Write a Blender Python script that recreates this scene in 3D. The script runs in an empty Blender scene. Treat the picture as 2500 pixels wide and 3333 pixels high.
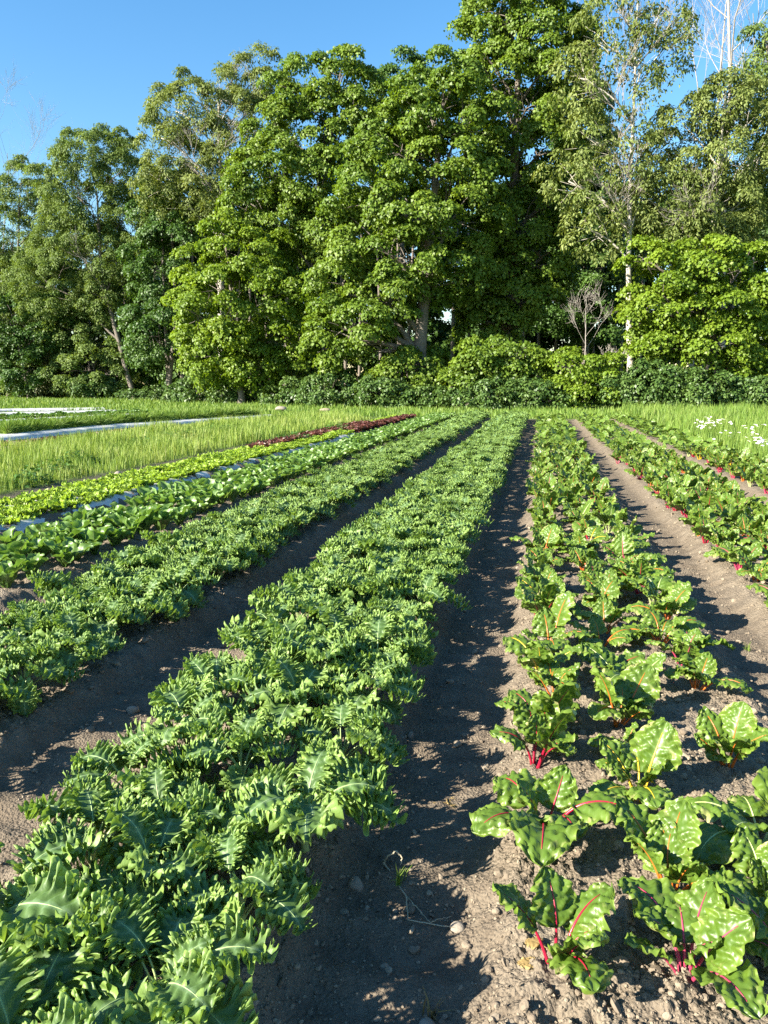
import bpy, math, random
import numpy as np
from mathutils import Vector, Matrix, Euler

scene = bpy.context.scene
COL = scene.collection
RNG = np.random.default_rng(11)
R = math.radians

# ------------------------------------------------------------------ camera, sky, sun, exposure
FPX, CX, CY, VX, VY, HC = 2450.0, 1250.0, 1666.5, 1760.0, 1250.0, 1.55     # focal length in photo pixels, row vanishing point, eye height
PITCH = math.atan((CY - VY) / FPX)
_dx, _dy, _dz = VX - CX, CY - VY, FPX
YAW = math.atan2(_dx, _dy * math.sin(PITCH) + _dz * math.cos(PITCH))
cam = bpy.data.cameras.new("camera")
cam_ob = bpy.data.objects.new("camera", cam)
COL.objects.link(cam_ob)
cam_ob.location = (0, 0, HC)
cam_ob.rotation_euler = (R(90) - PITCH, 0, YAW)
cam.sensor_fit = 'VERTICAL'
cam.sensor_height = 36.0
cam.lens = 36.0 * FPX / 3333.0
cam.clip_start = 0.05
cam.clip_end = 3000
scene.camera = cam_ob

SUN_AZ, SUN_EL = R(231), R(28)          # compass angle from +Y (row direction) clockwise towards +X; the sun stands behind the camera on its left
S = Vector((math.sin(SUN_AZ) * math.cos(SUN_EL), math.cos(SUN_AZ) * math.cos(SUN_EL), math.sin(SUN_EL)))
sun = bpy.data.lights.new("sun", 'SUN')
sun.energy = 5.0
sun.angle = R(0.5)
sun.color = (1.0, 0.93, 0.80)
sun_ob = bpy.data.objects.new("sun", sun)
COL.objects.link(sun_ob)
sun_ob.rotation_euler = (-S).to_track_quat('-Z', 'Y').to_euler()

world = bpy.data.worlds.new("World")
scene.world = world
world.use_nodes = True
wn = world.node_tree
bg = wn.nodes["Background"]
sky = wn.nodes.new("ShaderNodeTexSky")
sky.sky_type = 'NISHITA'
sky.sun_disc = False
sky.sun_elevation = SUN_EL
sky.sun_rotation = SUN_AZ
sky.air_density = 1.3
sky.dust_density = 0.3
sky.ozone_density = 3.0
sky.altitude = 200
hs = wn.nodes.new("ShaderNodeHueSaturation")
hs.inputs['Saturation'].default_value = 1.28
wn.links.new(sky.outputs[0], hs.inputs['Color'])
wn.links.new(hs.outputs[0], bg.inputs[0])
bg.inputs[1].default_value = 0.07

scene.view_settings.view_transform = 'Standard'
scene.view_settings.look = 'None'
scene.view_settings.gamma = 1.0
scene.view_settings.exposure = 1.9
scene.render.engine = 'CYCLES'
cy = scene.cycles
cy.max_bounces = 5
cy.diffuse_bounces = 3
cy.glossy_bounces = 2
cy.transmission_bounces = 3
cy.use_denoising = False
cy.sample_clamp_indirect = 4.0

# ------------------------------------------------------------------ helpers
def norm(a):
    return a / np.maximum(np.linalg.norm(a, axis=-1, keepdims=True), 1e-9)

def ray(px, py):
    x, y, z = (px - CX) / FPX, (CY - py) / FPX, 1.0
    u, w = y * math.cos(PITCH) - z * math.sin(PITCH), y * math.sin(PITCH) + z * math.cos(PITCH)
    return np.array([x * math.cos(YAW) - w * math.sin(YAW), x * math.sin(YAW) + w * math.cos(YAW), u]), w

K = 2500.0 / 1659.0
def at(px, py, D):
    """world point seen at px, py (on the 1659 pixel wide view of the photograph) at D metres ahead"""
    r, w = ray(px * K, py * K)
    p = r * (D / w)
    p[2] += HC
    return p

def gp(px, py, h=0.0):
    """ground point for full-size photo pixels"""
    r, w = ray(px, py)
    t = (h - HC) / r[2]
    return r[0] * t, r[1] * t

def in_frame(X, Y, Z, m=0.03):
    x = X * math.cos(YAW) + Y * math.sin(YAW)
    z = -X * math.sin(YAW) + Y * math.cos(YAW)
    y = Z - HC
    yc, zc = y * math.cos(PITCH) + z * math.sin(PITCH), -y * math.sin(PITCH) + z * math.cos(PITCH)
    if zc < 0.3:
        return False
    u, v = 0.5 + x / zc * FPX / 2500, 0.5 - yc / zc * FPX / 3333
    return -m < u < 1 + m and -m < v < 1 + m

_perm = np.random.default_rng(3).permutation(4096)
_grad = np.random.default_rng(4).uniform(0, 2 * np.pi, 4096)
def noise2(x, y, seed=0):
    xi, yi = np.floor(x).astype(np.int64), np.floor(y).astype(np.int64)
    xf, yf = x - xi, y - yi
    def g(ix, iy, fx, fy):
        a = _grad[_perm[(_perm[(ix + seed * 131) & 4095] + iy) & 4095]]
        return np.cos(a) * fx + np.sin(a) * fy
    u, v = xf * xf * xf * (xf * (xf * 6 - 15) + 10), yf * yf * yf * (yf * (yf * 6 - 15) + 10)
    a, b = g(xi, yi, xf, yf), g(xi + 1, yi, xf - 1, yf)
    c, d = g(xi, yi + 1, xf, yf - 1), g(xi + 1, yi + 1, xf - 1, yf - 1)
    return (a + u * (b - a)) * (1 - v) + (c + u * (d - c)) * v

def sstep(a, b, x):
    t = np.clip((x - a) / (b - a), 0, 1)
    return t * t * (3 - 2 * t)

def mesh(name, V, F, mats=(), smooth=True, attr=None, fm=None):
    """V (n,3); F list of (m,3)/(m,4) index arrays; one mesh datablock"""
    me = bpy.data.meshes.new(name)
    V = np.asarray(V, np.float32)
    F = [np.asarray(f, np.int32) for f in F if len(f)]
    nl = sum(f.size for f in F)
    nf = sum(len(f) for f in F)
    me.vertices.add(len(V))
    me.vertices.foreach_set("co", V.ravel())
    me.loops.add(nl)
    me.loops.foreach_set("vertex_index", np.concatenate([f.ravel() for f in F]))
    me.polygons.add(nf)
    tot = np.concatenate([np.full(len(f), f.shape[1], np.int32) for f in F])
    st = np.concatenate([[0], np.cumsum(tot)[:-1]]).astype(np.int32)
    me.polygons.foreach_set("loop_start", st)
    me.polygons.foreach_set("loop_total", tot)
    if fm is not None:
        me.polygons.foreach_set("material_index", np.asarray(fm, np.int32))
    me.polygons.foreach_set("use_smooth", np.full(nf, bool(smooth)))
    for m in (mats if isinstance(mats, (list, tuple)) else [mats]):
        me.materials.append(m)
    for k, v in (attr or {}).items():
        a = me.attributes.new(k, 'FLOAT', 'POINT')
        a.data.foreach_set("value", np.asarray(v, np.float32))
    me.update(calc_edges=True)
    return me

def obj(name, me, parent=None, loc=None, rot=None, scale=None):
    o = bpy.data.objects.new(name, me)
    COL.objects.link(o)
    if parent is not None:
        o.parent = parent
    if loc is not None:
        o.location = loc
    if rot is not None:
        o.rotation_euler = rot
    if scale is not None:
        o.scale = (scale,) * 3 if np.isscalar(scale) else scale
    return o

def tag(o, label=None, cat=None, group=None, kind=None):
    for k, v in (('label', label), ('category', cat), ('group', group), ('kind', kind)):
        if v:
            o[k] = v
    return o

class Acc:
    """collects pieces of one mesh"""
    def __init__(self):
        self.V, self.F, self.M, self.A, self.n = [], {3: [], 4: []}, {3: [], 4: []}, {}, 0
    def add(self, V, F, mi=0, **attr):
        V = np.asarray(V, float)
        self.V.append(V)
        for f in F:
            f = np.asarray(f)
            if len(f):
                self.F[f.shape[1]].append(f + self.n)
                self.M[f.shape[1]].append(np.full(len(f), mi))
        for k, v in attr.items():
            self.A.setdefault(k, []).append((self.n, np.broadcast_to(v, (len(V),))))
        self.n += len(V)
    def build(self, name, mats, smooth=True):
        V = np.concatenate(self.V)
        F = [np.concatenate(self.F[k]) for k in (3, 4) if self.F[k]]
        fm = np.concatenate([np.concatenate(self.M[k]) for k in (3, 4) if self.M[k]])
        at_ = {}
        for k, l in self.A.items():
            a = np.zeros(self.n)
            for s, v in l:
                a[s:s + len(v)] = v
            at_[k] = a
        return mesh(name, V, F, mats, smooth, at_, fm)

def tube(P, rad, n=6, cap=True):
    P = np.asarray(P, float)
    rad = np.broadcast_to(np.asarray(rad, float), (len(P),))
    T = norm(np.gradient(P, axis=0))
    ref = np.array([0.31, 0.87, 0.12]) if abs(T[0][2]) > 0.5 else np.array([0.05, 0.1, 1.0])
    B = norm(np.cross(T, ref))
    N = np.cross(B, T)
    a = np.linspace(0, 2 * np.pi, n, endpoint=False)
    V = (P[:, None] + rad[:, None, None] * (np.cos(a)[None, :, None] * B[:, None] + np.sin(a)[None, :, None] * N[:, None])).reshape(-1, 3)
    i, j = np.meshgrid(np.arange(len(P) - 1), np.arange(n), indexing='ij')
    k = (j + 1) % n
    F4 = np.stack([i * n + j, i * n + k, (i + 1) * n + k, (i + 1) * n + j], -1).reshape(-1, 4)
    F = [F4]
    if cap:
        V = np.concatenate([V, P[-1:] + T[-1:] * rad[-1] * 0.6])
        t = len(V) - 1
        F.append(np.array([[(len(P) - 1) * n + q, (len(P) - 1) * n + (q + 1) % n, t] for q in range(n)]))
    return V, F

def lump(rng, sub=1, rough=0.25):
    """a small stone-like lump of unit radius"""
    import bmesh
    bm = bmesh.new()
    bmesh.ops.create_icosphere(bm, subdivisions=sub, radius=1)
    V = np.array([v.co[:] for v in bm.verts])
    F = np.array([[v.index for v in f.verts] for f in bm.faces])
    bm.free()
    ph = rng.uniform(0, 6.3, (6, 3))
    fr = rng.uniform(0.8, 2.6, (6, 3))
    d = sum(np.sin((V * fr[i] + ph[i]).sum(1)) for i in range(6)) / 6
    V = V * (1 + rough * 1.6 * d[:, None]) * np.array([1, rng.uniform(.7, 1), rng.uniform(.55, .85)])
    return V, F

# ------------------------------------------------------------------ materials
def new_mat(name):
    m = bpy.data.materials.new(name)
    m.use_nodes = True
    nt = m.node_tree
    return m, nt, nt.nodes["Principled BSDF"], nt.nodes["Material Output"]

def ramp(nt, fac, stops):
    r = nt.nodes.new("ShaderNodeValToRGB")
    while len(r.color_ramp.elements) < len(stops):
        r.color_ramp.elements.new(0.5)
    for e, (p, c) in zip(r.color_ramp.elements, stops):
        e.position = p
        e.color = (*c, 1)
    if fac is not None:
        nt.links.new(fac, r.inputs[0])
    return r.outputs[0]

def mixc(nt, fac, a, b, mode='MIX'):
    m = nt.nodes.new("ShaderNodeMix")
    m.data_type = 'RGBA'
    m.blend_type = mode
    for s, v in ((0, fac), (6, a), (7, b)):
        if hasattr(v, 'links'):
            nt.links.new(v, m.inputs[s])
        elif s == 0:
            m.inputs[0].default_value = v
        else:
            m.inputs[s].default_value = (*v, 1)
    return m.outputs[2]

def math_(nt, op, a, b=None, c=None):
    n = nt.nodes.new("ShaderNodeMath")
    n.operation = op
    for i, v in enumerate((a, b, c)):
        if v is None:
            continue
        if hasattr(v, 'links'):
            nt.links.new(v, n.inputs[i])
        else:
            n.inputs[i].default_value = v
    return n.outputs[0]

def attr_(nt, name):
    n = nt.nodes.new("ShaderNodeAttribute")
    n.attribute_name = name
    return n.outputs['Fac']

def noise_(nt, scale, detail=3, rough=0.55, coord='Object'):
    tc = nt.nodes.new("ShaderNodeTexCoord")
    n = nt.nodes.new("ShaderNodeTexNoise")
    n.inputs['Scale'].default_value = scale
    n.inputs['Detail'].default_value = detail
    n.inputs['Roughness'].default_value = rough
    nt.links.new(tc.outputs[coord], n.inputs['Vector'])
    return n.outputs['Fac']

def bump(nt, h, strength, dist, bs):
    b = nt.nodes.new("ShaderNodeBump")
    b.inputs['Strength'].default_value = strength
    b.inputs['Distance'].default_value = dist
    nt.links.new(h, b.inputs['Height'])
    nt.links.new(b.outputs[0], bs.inputs['Normal'])

def translucent(nt, bs, out, col, amount, tint=(1.25, 1.2, 0.5)):
    """leaf: glossy face plus light coming through"""
    tr = nt.nodes.new("ShaderNodeBsdfTranslucent")
    c = mixc(nt, 1.0, col, tint, 'MULTIPLY')
    nt.links.new(c, tr.inputs[0])
    mx = nt.nodes.new("ShaderNodeMixShader")
    mx.inputs[0].default_value = amount
    nt.links.new(bs.outputs[0], mx.inputs[1])
    nt.links.new(tr.outputs[0], mx.inputs[2])
    nt.links.new(mx.outputs[0], out.inputs[0])

def crown_mat(name, stops, transl=0.3, rough=0.5, spec=0.35):
    m, nt, bs, out = new_mat(name)
    g = nt.nodes.new("ShaderNodeNewGeometry")
    oi = nt.nodes.new("ShaderNodeObjectInfo")
    t = attr_(nt, "tint")
    f = math_(nt, 'MULTIPLY_ADD', g.outputs['Random Per Island'], 0.6, math_(nt, 'MULTIPLY', t, 0.4))
    c = ramp(nt, f, stops)
    nt.links.new(c, bs.inputs['Base Color'])
    bs.inputs['Roughness'].default_value = rough
    bs.inputs['Specular IOR Level'].default_value = spec
    translucent(nt, bs, out, c, transl)
    return m

def bark_mat(name, a, b, scale=6):
    m, nt, bs, out = new_mat(name)
    n = noise_(nt, scale, 5, 0.7)
    c = ramp(nt, n, [(0.3, a), (0.7, b)])
    nt.links.new(c, bs.inputs['Base Color'])
    bs.inputs['Roughness'].default_value = 0.9
    bump(nt, n, 0.6, 0.03, bs)
    return m

M = {}
M['maple'] = crown_mat('maple_leaves', [(0.0, (0.080, 0.145, 0.016)), (0.5, (0.125, 0.20, 0.020)), (1.0, (0.18, 0.255, 0.030))], 0.36)
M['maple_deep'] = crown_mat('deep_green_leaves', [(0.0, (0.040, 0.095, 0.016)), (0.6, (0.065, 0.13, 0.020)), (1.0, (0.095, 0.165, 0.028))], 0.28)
M['maple_bright'] = crown_mat('bright_maple_leaves', [(0.0, (0.10, 0.17, 0.014)), (0.5, (0.15, 0.235, 0.018)), (1.0, (0.21, 0.29, 0.028))], 0.38)
M['ash'] = crown_mat('ash_leaves', [(0.0, (0.085, 0.14, 0.030)), (0.5, (0.13, 0.19, 0.042)), (1.0, (0.17, 0.235, 0.055))], 0.32, 0.55, 0.25)
M['ash_pale'] = crown_mat('pale_ash_leaves', [(0.0, (0.10, 0.145, 0.035)), (0.5, (0.16, 0.205, 0.05)), (1.0, (0.24, 0.28, 0.085))], 0.34, 0.55, 0.25)
M['shrub'] = crown_mat('shrub_leaves', [(0.0, (0.045, 0.095, 0.02)), (0.5, (0.075, 0.135, 0.028)), (1.0, (0.115, 0.18, 0.04))], 0.22, 0.45, 0.35)
M['shrub_dry'] = crown_mat('dry_shrub_leaves', [(0.0, (0.085, 0.10, 0.035)), (0.5, (0.13, 0.14, 0.05)), (1.0, (0.18, 0.18, 0.08))], 0.2)
M['bark'] = bark_mat('grey_bark', (0.09, 0.075, 0.06), (0.20, 0.17, 0.14))
M['bark_pale'] = bark_mat('pale_bark', (0.30, 0.27, 0.22), (0.50, 0.46, 0.39))
M['bark_dead'] = bark_mat('dead_wood', (0.24, 0.21, 0.18), (0.40, 0.36, 0.32))

def grass_mat(name, stops, transl=0.35):
    m, nt, bs, out = new_mat(name)
    g = nt.nodes.new("ShaderNodeNewGeometry")
    n = noise_(nt, 0.45, 3)
    f = math_(nt, 'ADD', math_(nt, 'MULTIPLY', g.outputs['Random Per Island'], 0.6), math_(nt, 'MULTIPLY', math_(nt, 'SUBTRACT', n, 0.3), 1.0))
    c = ramp(nt, f, stops)
    nt.links.new(c, bs.inputs['Base Color'])
    bs.inputs['Roughness'].default_value = 0.55
    bs.inputs['Specular IOR Level'].default_value = 0.3
    translucent(nt, bs, out, c, transl, (1.15, 1.15, 0.6))
    return m
M['grass'] = grass_mat('meadow_grass', [(0.0, (0.085, 0.17, 0.022)), (0.5, (0.15, 0.24, 0.035)), (0.85, (0.24, 0.31, 0.07)), (1.0, (0.36, 0.36, 0.14))])
M['grass_pale'] = grass_mat('pale_grass', [(0.0, (0.11, 0.19, 0.025)), (0.4, (0.19, 0.28, 0.045)), (0.75, (0.30, 0.36, 0.085)), (1.0, (0.46, 0.43, 0.20))])
M['weed'] = crown_mat('broad_weed_leaves', [(0.0, (0.04, 0.10, 0.02)), (0.5, (0.065, 0.15, 0.028)), (1.0, (0.10, 0.20, 0.04))], 0.25)

def soil_material():
    m, nt, bs, out = new_mat('soil')
    big = noise_(nt, 1.1, 4)
    mid = noise_(nt, 9.0, 5, 0.65)
    fine = noise_(nt, 70.0, 5, 0.7)
    f = math_(nt, 'ADD', math_(nt, 'MULTIPLY', mid, 0.6), math_(nt, 'MULTIPLY', fine, 0.4))
    c = ramp(nt, f, [(0.30, (0.105, 0.083, 0.060)), (0.5, (0.20, 0.163, 0.118)), (0.68, (0.29, 0.243, 0.18))])
    c = mixc(nt, math_(nt, 'MULTIPLY', big, 0.35), c, (0.13, 0.10, 0.075))
    wet = attr_(nt, 'path')
    c = mixc(nt, math_(nt, 'MULTIPLY', wet, 0.38), c, (0.085, 0.064, 0.045))
    turf = attr_(nt, 'turf')
    tc = ramp(nt, fine, [(0.35, (0.05, 0.085, 0.015)), (0.65, (0.13, 0.19, 0.04))])
    c = mixc(nt, turf, c, tc)
    nt.links.new(c, bs.inputs['Base Color'])
    bs.inputs['Roughness'].default_value = 0.95
    bs.inputs['Specular IOR Level'].default_value = 0.15
    vt = nt.nodes.new("ShaderNodeTexVoronoi")
    vt.inputs['Scale'].default_value = 95.0
    tc2 = nt.nodes.new("ShaderNodeTexCoord")
    nt.links.new(tc2.outputs['Object'], vt.inputs['Vector'])
    hgt = math_(nt, 'SUBTRACT', math_(nt, 'ADD', mid, fine), math_(nt, 'MULTIPLY', vt.outputs['Distance'], 0.8))
    bump(nt, hgt, 0.9, 0.012, bs)
    return m
M['soil'] = soil_material()

def clod_material(name, a, b):
    m, nt, bs, out = new_mat(name)
    g = nt.nodes.new("ShaderNodeNewGeometry")
    n = noise_(nt, 60.0, 4, 0.7)
    c = ramp(nt, math_(nt, 'ADD', math_(nt, 'MULTIPLY', g.outputs['Random Per Island'], 0.6), math_(nt, 'MULTIPLY', n, 0.4)), [(0.1, a), (0.9, b)])
    nt.links.new(c, bs.inputs['Base Color'])
    bs.inputs['Roughness'].default_value = 0.95
    bs.inputs['Specular IOR Level'].default_value = 0.15
    bump(nt, n, 0.7, 0.006, bs)
    return m
M['clod'] = clod_material('soil_clods', (0.13, 0.10, 0.072), (0.29, 0.24, 0.175))
M['stone'] = clod_material('field_stone', (0.15, 0.125, 0.095), (0.28, 0.24, 0.19))
M['stone_pale'] = clod_material('pale_boulder', (0.24, 0.19, 0.13), (0.34, 0.27, 0.19))

# ------------------------------------------------------------------ ground: one sheet with raised beds
BEDS = [(-0.12, 1.12, 0.055), (1.45, 2.65, 0.05), (2.95, 4.1, 0.05), (-1.62, -0.58, 0.075), (-3.05, -2.12, 0.06), (-4.75, -3.6, 0.05), (-6.65, -5.4, 0.06)]
def worley(x, y, seed=0):
    """distance to the nearest cell point, and that cell's random height"""
    xi, yi = np.floor(x).astype(np.int64), np.floor(y).astype(np.int64)
    best, hh = np.full(x.shape, 9.0), np.zeros(x.shape)
    for dx in (-1, 0, 1):
        for dy in (-1, 0, 1):
            k = _perm[(_perm[(xi + dx + seed * 77) & 4095] + yi + dy) & 4095]
            px, py = xi + dx + ((k * 37) & 4095) / 4096.0, yi + dy + ((k * 101 + 13) & 4095) / 4096.0
            d = (px - x) ** 2 + (py - y) ** 2
            m = d < best
            best = np.where(m, d, best)
            hh = np.where(m, ((k * 59 + 7) & 4095) / 4096.0, hh)
    return np.sqrt(best), hh

def shape(X, Y):
    """bed profile without the clods; second value 1 in the trodden paths"""
    z = np.full(np.shape(X), -0.035)
    inb = np.zeros(np.shape(X))
    wob = 0.03 * noise2(X * 0.8 + 7, Y * 0.45, 5)
    for x0, x1, h in BEDS:
        b = sstep(x0 - 0.07, x0 + 0.13, X + wob) * (1 - sstep(x1 - 0.13, x1 + 0.07, X + wob))
        z = z + b * (h + 0.035)
        inb = np.maximum(inb, b)
    fade = (1 - sstep(34.2, 35.4, Y)) * sstep(-7.6, -7.3, X) * (1 - sstep(4.15, 4.4, X))
    left = sstep(-31.5, -31, X) * (1 - sstep(-12.6, -12.2, X)) * sstep(10, 12, Y) * (1 - sstep(33, 36, Y + (X + 14) * 0.0))
    return z * fade, (1 - inb) * fade, np.maximum(fade, left)

def terrain(X, Y):
    X, Y = np.asarray(X, float), np.asarray(Y, float)
    z, path, soil = shape(X, Y)
    r = np.hypot(X, Y)
    near = 1 - sstep(14, 30, r)
    amp = soil * (0.35 + 0.65 * (1 - path))
    z = z + 0.030 * noise2(X * 1.7, Y * 1.7, 1) * soil
    crumb = 0
    if np.size(X) > 50:
        for sc, am, sd in ((15, 0.024, 1), (34, 0.015, 2), (75, 0.008, 3)):
            d, h = worley(X * sc + 0.6 * noise2(X * sc * .7, Y * sc * .7, 9), Y * sc, sd)
            crumb = crumb + am * np.maximum(0, 0.75 - d) * h ** 1.5 * 1.8
    z = z + (0.014 * noise2(X * 9, Y * 9, 2) + 0.010 * noise2(X * 24, Y * 24, 3) + crumb) * amp * near
    # tractor cleat dents across the paths
    z = z + path * near * (0.012 * np.sin(Y * 2 * np.pi / 0.19 + 2.0 * noise2(X * 2.0, Y * 1.5, 6)) * sstep(-0.1, 0.25, noise2(X * 1.3, Y * 0.9, 7) + 0.15))
    z = z + (1 - soil) * 0.05 * noise2(X * 0.5, Y * 0.5, 8)
    return z
def tz(X, Y):
    return float(terrain(np.array([X]), np.array([Y]))[0])

def build_ground():
    r = [0.85]
    while r[-1] < 900:
        q = r[-1]
        r.append(q * (1 + (0.0042 if q < 9 else 0.009 if q < 45 else 0.06)))
    r = np.array(r)
    fine = np.radians(np.arange(-46, 26.01, 0.19))
    coarse = np.radians(np.arange(31, 309.1, 6))
    a = np.concatenate([fine, coarse])
    rr, aa = np.meshgrid(r, a, indexing='ij')
    X, Y = rr * np.sin(aa), rr * np.cos(aa)
    Z = terrain(X, Y)
    V = np.stack([X, Y, Z], -1).reshape(-1, 3)
    m, n = len(r), len(a)
    i, j = np.meshgrid(np.arange(m - 1), np.arange(n), indexing='ij')
    k = (j + 1) % n
    F4 = np.stack([i * n + j, (i + 1) * n + j, (i + 1) * n + k, i * n + k], -1).reshape(-1, 4)[:, ::-1]
    V = np.concatenate([V, [[0, 0, 0]]])
    c = len(V) - 1
    F3 = np.array([[q, (q + 1) % n, c] for q in range(n)])
    z, path, soil = shape(V[:, 0], V[:, 1])
    me = mesh('ground', V, [F3, F4], [M['soil']], True, {'path': path, 'turf': 1 - soil})
    o = obj('ground', me)
    tag(o, kind='structure')
build_ground()

# ------------------------------------------------------------------ trees
def leaves_geo(P, T, N, L, W, fold=0.18):
    """kite-shaped leaves folded along the midrib: (n,3) bases, directions, normals"""
    T = norm(T)
    B = norm(np.cross(T, N))
    N = np.cross(B, T)
    L, W = L[:, None], W[:, None]
    mid = P + T * L * 0.42
    V = np.stack([P, mid + B * W * 0.5 + N * W * fold, P + T * L - N * L * 0.12, mid - B * W * 0.5 + N * W * fold], 1).reshape(-1, 3)
    F = np.arange(len(P) * 4).reshape(-1, 4)
    return V, F

def sphere_dirs(n, rng):
    i = np.arange(n) + 0.5
    z = 1 - 2 * i / n
    a = np.pi * (1 + 5 ** 0.5) * i + rng.uniform(0, 6.28)
    s = np.sqrt(np.maximum(0, 1 - z * z))
    return norm(np.stack([s * np.cos(a), s * np.sin(a), z], 1) + rng.normal(0, 0.16, (n, 3)))

STYLE = {  # lobe radius, lobe flattening, sprays per lobe, leaves per spray, spray radius, leaf length, width ratio, droop of leaves, up bias, coverage
    'maple': (1.15, 0.62, 17, 34, 0.50, 0.19, 0.95, 0.55, 0.65, 0.95),
    'layer': (1.05, 0.42, 15, 34, 0.55, 0.18, 0.95, 0.45, 0.95, 0.95),
    'ash': (0.95, 1.00, 15, 30, 0.45, 0.22, 0.42, 0.55, 0.5, 0.80),
    'sparse': (0.75, 1.05, 8, 14, 0.40, 0.25, 0.45, 0.60, 0.45, 0.62),
    'shrub': (0.55, 0.9, 13, 16, 0.30, 0.19, 0.62, 0.35, 0.55, 1.0),
}
def crown_geo(E, style, rng, scale=1.0, acc=None):
    """E: ellipsoids (centre, rx, rz) in metres -> leaf geometry and lobe centres"""
    rl, flat, K1, K2, rs, L, wr, droop, upb, cov = STYLE[style]
    rl, rs, L = rl * scale, rs * scale, L * scale
    lob, tint = [], []
    for q, (c, a, b) in enumerate(E):
        p = 1.6
        area = 4 * np.pi * ((a ** (2 * p) + 2 * (a * b) ** p) / 3) ** (1 / p)
        n = max(3, int(cov * area / (2.7 * rl * rl)))
        d = sphere_dirs(n, rng)
        pts = c + d * np.array([a, a, b]) * rng.uniform(0.66, 1.0, (n, 1))
        keep = np.ones(n, bool)
        for w, (c2, a2, b2) in enumerate(E):
            if w != q:
                keep &= (((pts - c2) / np.array([a2, a2, b2])) ** 2).sum(1) > 0.60
        keep &= pts[:, 2] > 0.35
        lob.append(np.concatenate([pts, d], 1)[keep])
    lob = np.concatenate(lob)
    n = len(lob)
    C, D = lob[:, :3], lob[:, 3:]
    r = rl * rng.uniform(0.65, 1.3, n)
    ltint = rng.uniform(0, 1, n)
    d = norm(np.repeat(D, K1, 0) * 0.75 + np.array([0, 0, upb]) + rng.normal(0, 0.62, (n * K1, 3)))
    sc = np.repeat(C, K1, 0) + d * (np.repeat(r, K1) * rng.uniform(0.55, 1.0, n * K1))[:, None] * np.array([1, 1, flat])
    sn = norm(d * 0.85 + np.array([0, 0, 0.55]) + rng.normal(0, 0.25, d.shape))
    m = len(sc)
    sc, sn = np.repeat(sc, K2, 0), np.repeat(sn, K2, 0)
    lt = np.repeat(ltint, K1 * K2)
    u = norm(np.cross(sn, rng.normal(0, 1, sn.shape)))
    q = np.sqrt(rng.uniform(0, 1, len(sc)))
    P = sc + u * (q * rs)[:, None] + sn * rng.normal(0, 0.10 * rs, len(sc))[:, None] - np.array([0, 0, 1]) * (q * q * rs * 0.45)[:, None]
    T = u * 0.8 + rng.normal(0, 0.35, u.shape) - np.array([0, 0, droop])
    N = sn + rng.normal(0, 0.42, u.shape)
    ok = P[:, 2] > 0.12
    P, T, N, lt = P[ok], T[ok], N[ok], lt[ok]
    l = L * rng.uniform(0.7, 1.25, len(P))
    V, F = leaves_geo(P, T, N, l, l * wr)
    return V, F, np.repeat(lt, 4), C

def path_pts(a, b, n, rng, wob=0.06, sag=0.0):
    t = np.linspace(0, 1, n)[:, None]
    P = a + (b - a) * t
    ln = np.linalg.norm(b - a)
    w = rng.normal(0, 1, (n, 3)).cumsum(0)
    w = w - t * w[-1]
    P = P + w * wob * ln / n ** 0.5 * 0.5
    P[:, 2] += sag * ln * (t[:, 0] * (1 - t[:, 0])) * 4
    P[0], P[-1] = a, b
    return P

def twigs(acc, p, d, ln, rad, depth, rng, up=0.25, n_child=(3, 5), spread=0.75):
    """a bare branch that forks into finer ones"""
    n = 5
    P = [p]
    dd = d
    for i in range(n):
        dd = norm(dd + rng.normal(0, 0.13, 3) + np.array([0, 0, up * 0.12]))
        P.append(P[-1] + dd * ln / n)
    P = np.array(P)
    r = np.linspace(rad, rad * 0.38, n + 1)
    acc.add(*tube(P, r, 6 if rad > 0.06 else 4 if rad > 0.025 else 3, cap=False))
    if depth <= 0:
        return
    for q in range(rng.integers(*n_child) + 1):
        t = rng.uniform(0.3, 0.98)
        k = t * n
        i = int(k)
        b = P[i] + (P[min(i + 1, n)] - P[i]) * (k - i)
        side = norm(np.cross(dd, rng.normal(0, 1, 3)))
        twigs(acc, b, norm(dd + side * spread * rng.uniform(0.6, 1.3) + np.array([0, 0, up * 0.5])), ln * rng.uniform(0.4, 0.68), max(0.008, rad * (1 - 0.6 * t) * 0.62), depth - 1, rng, up, n_child, spread)

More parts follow.
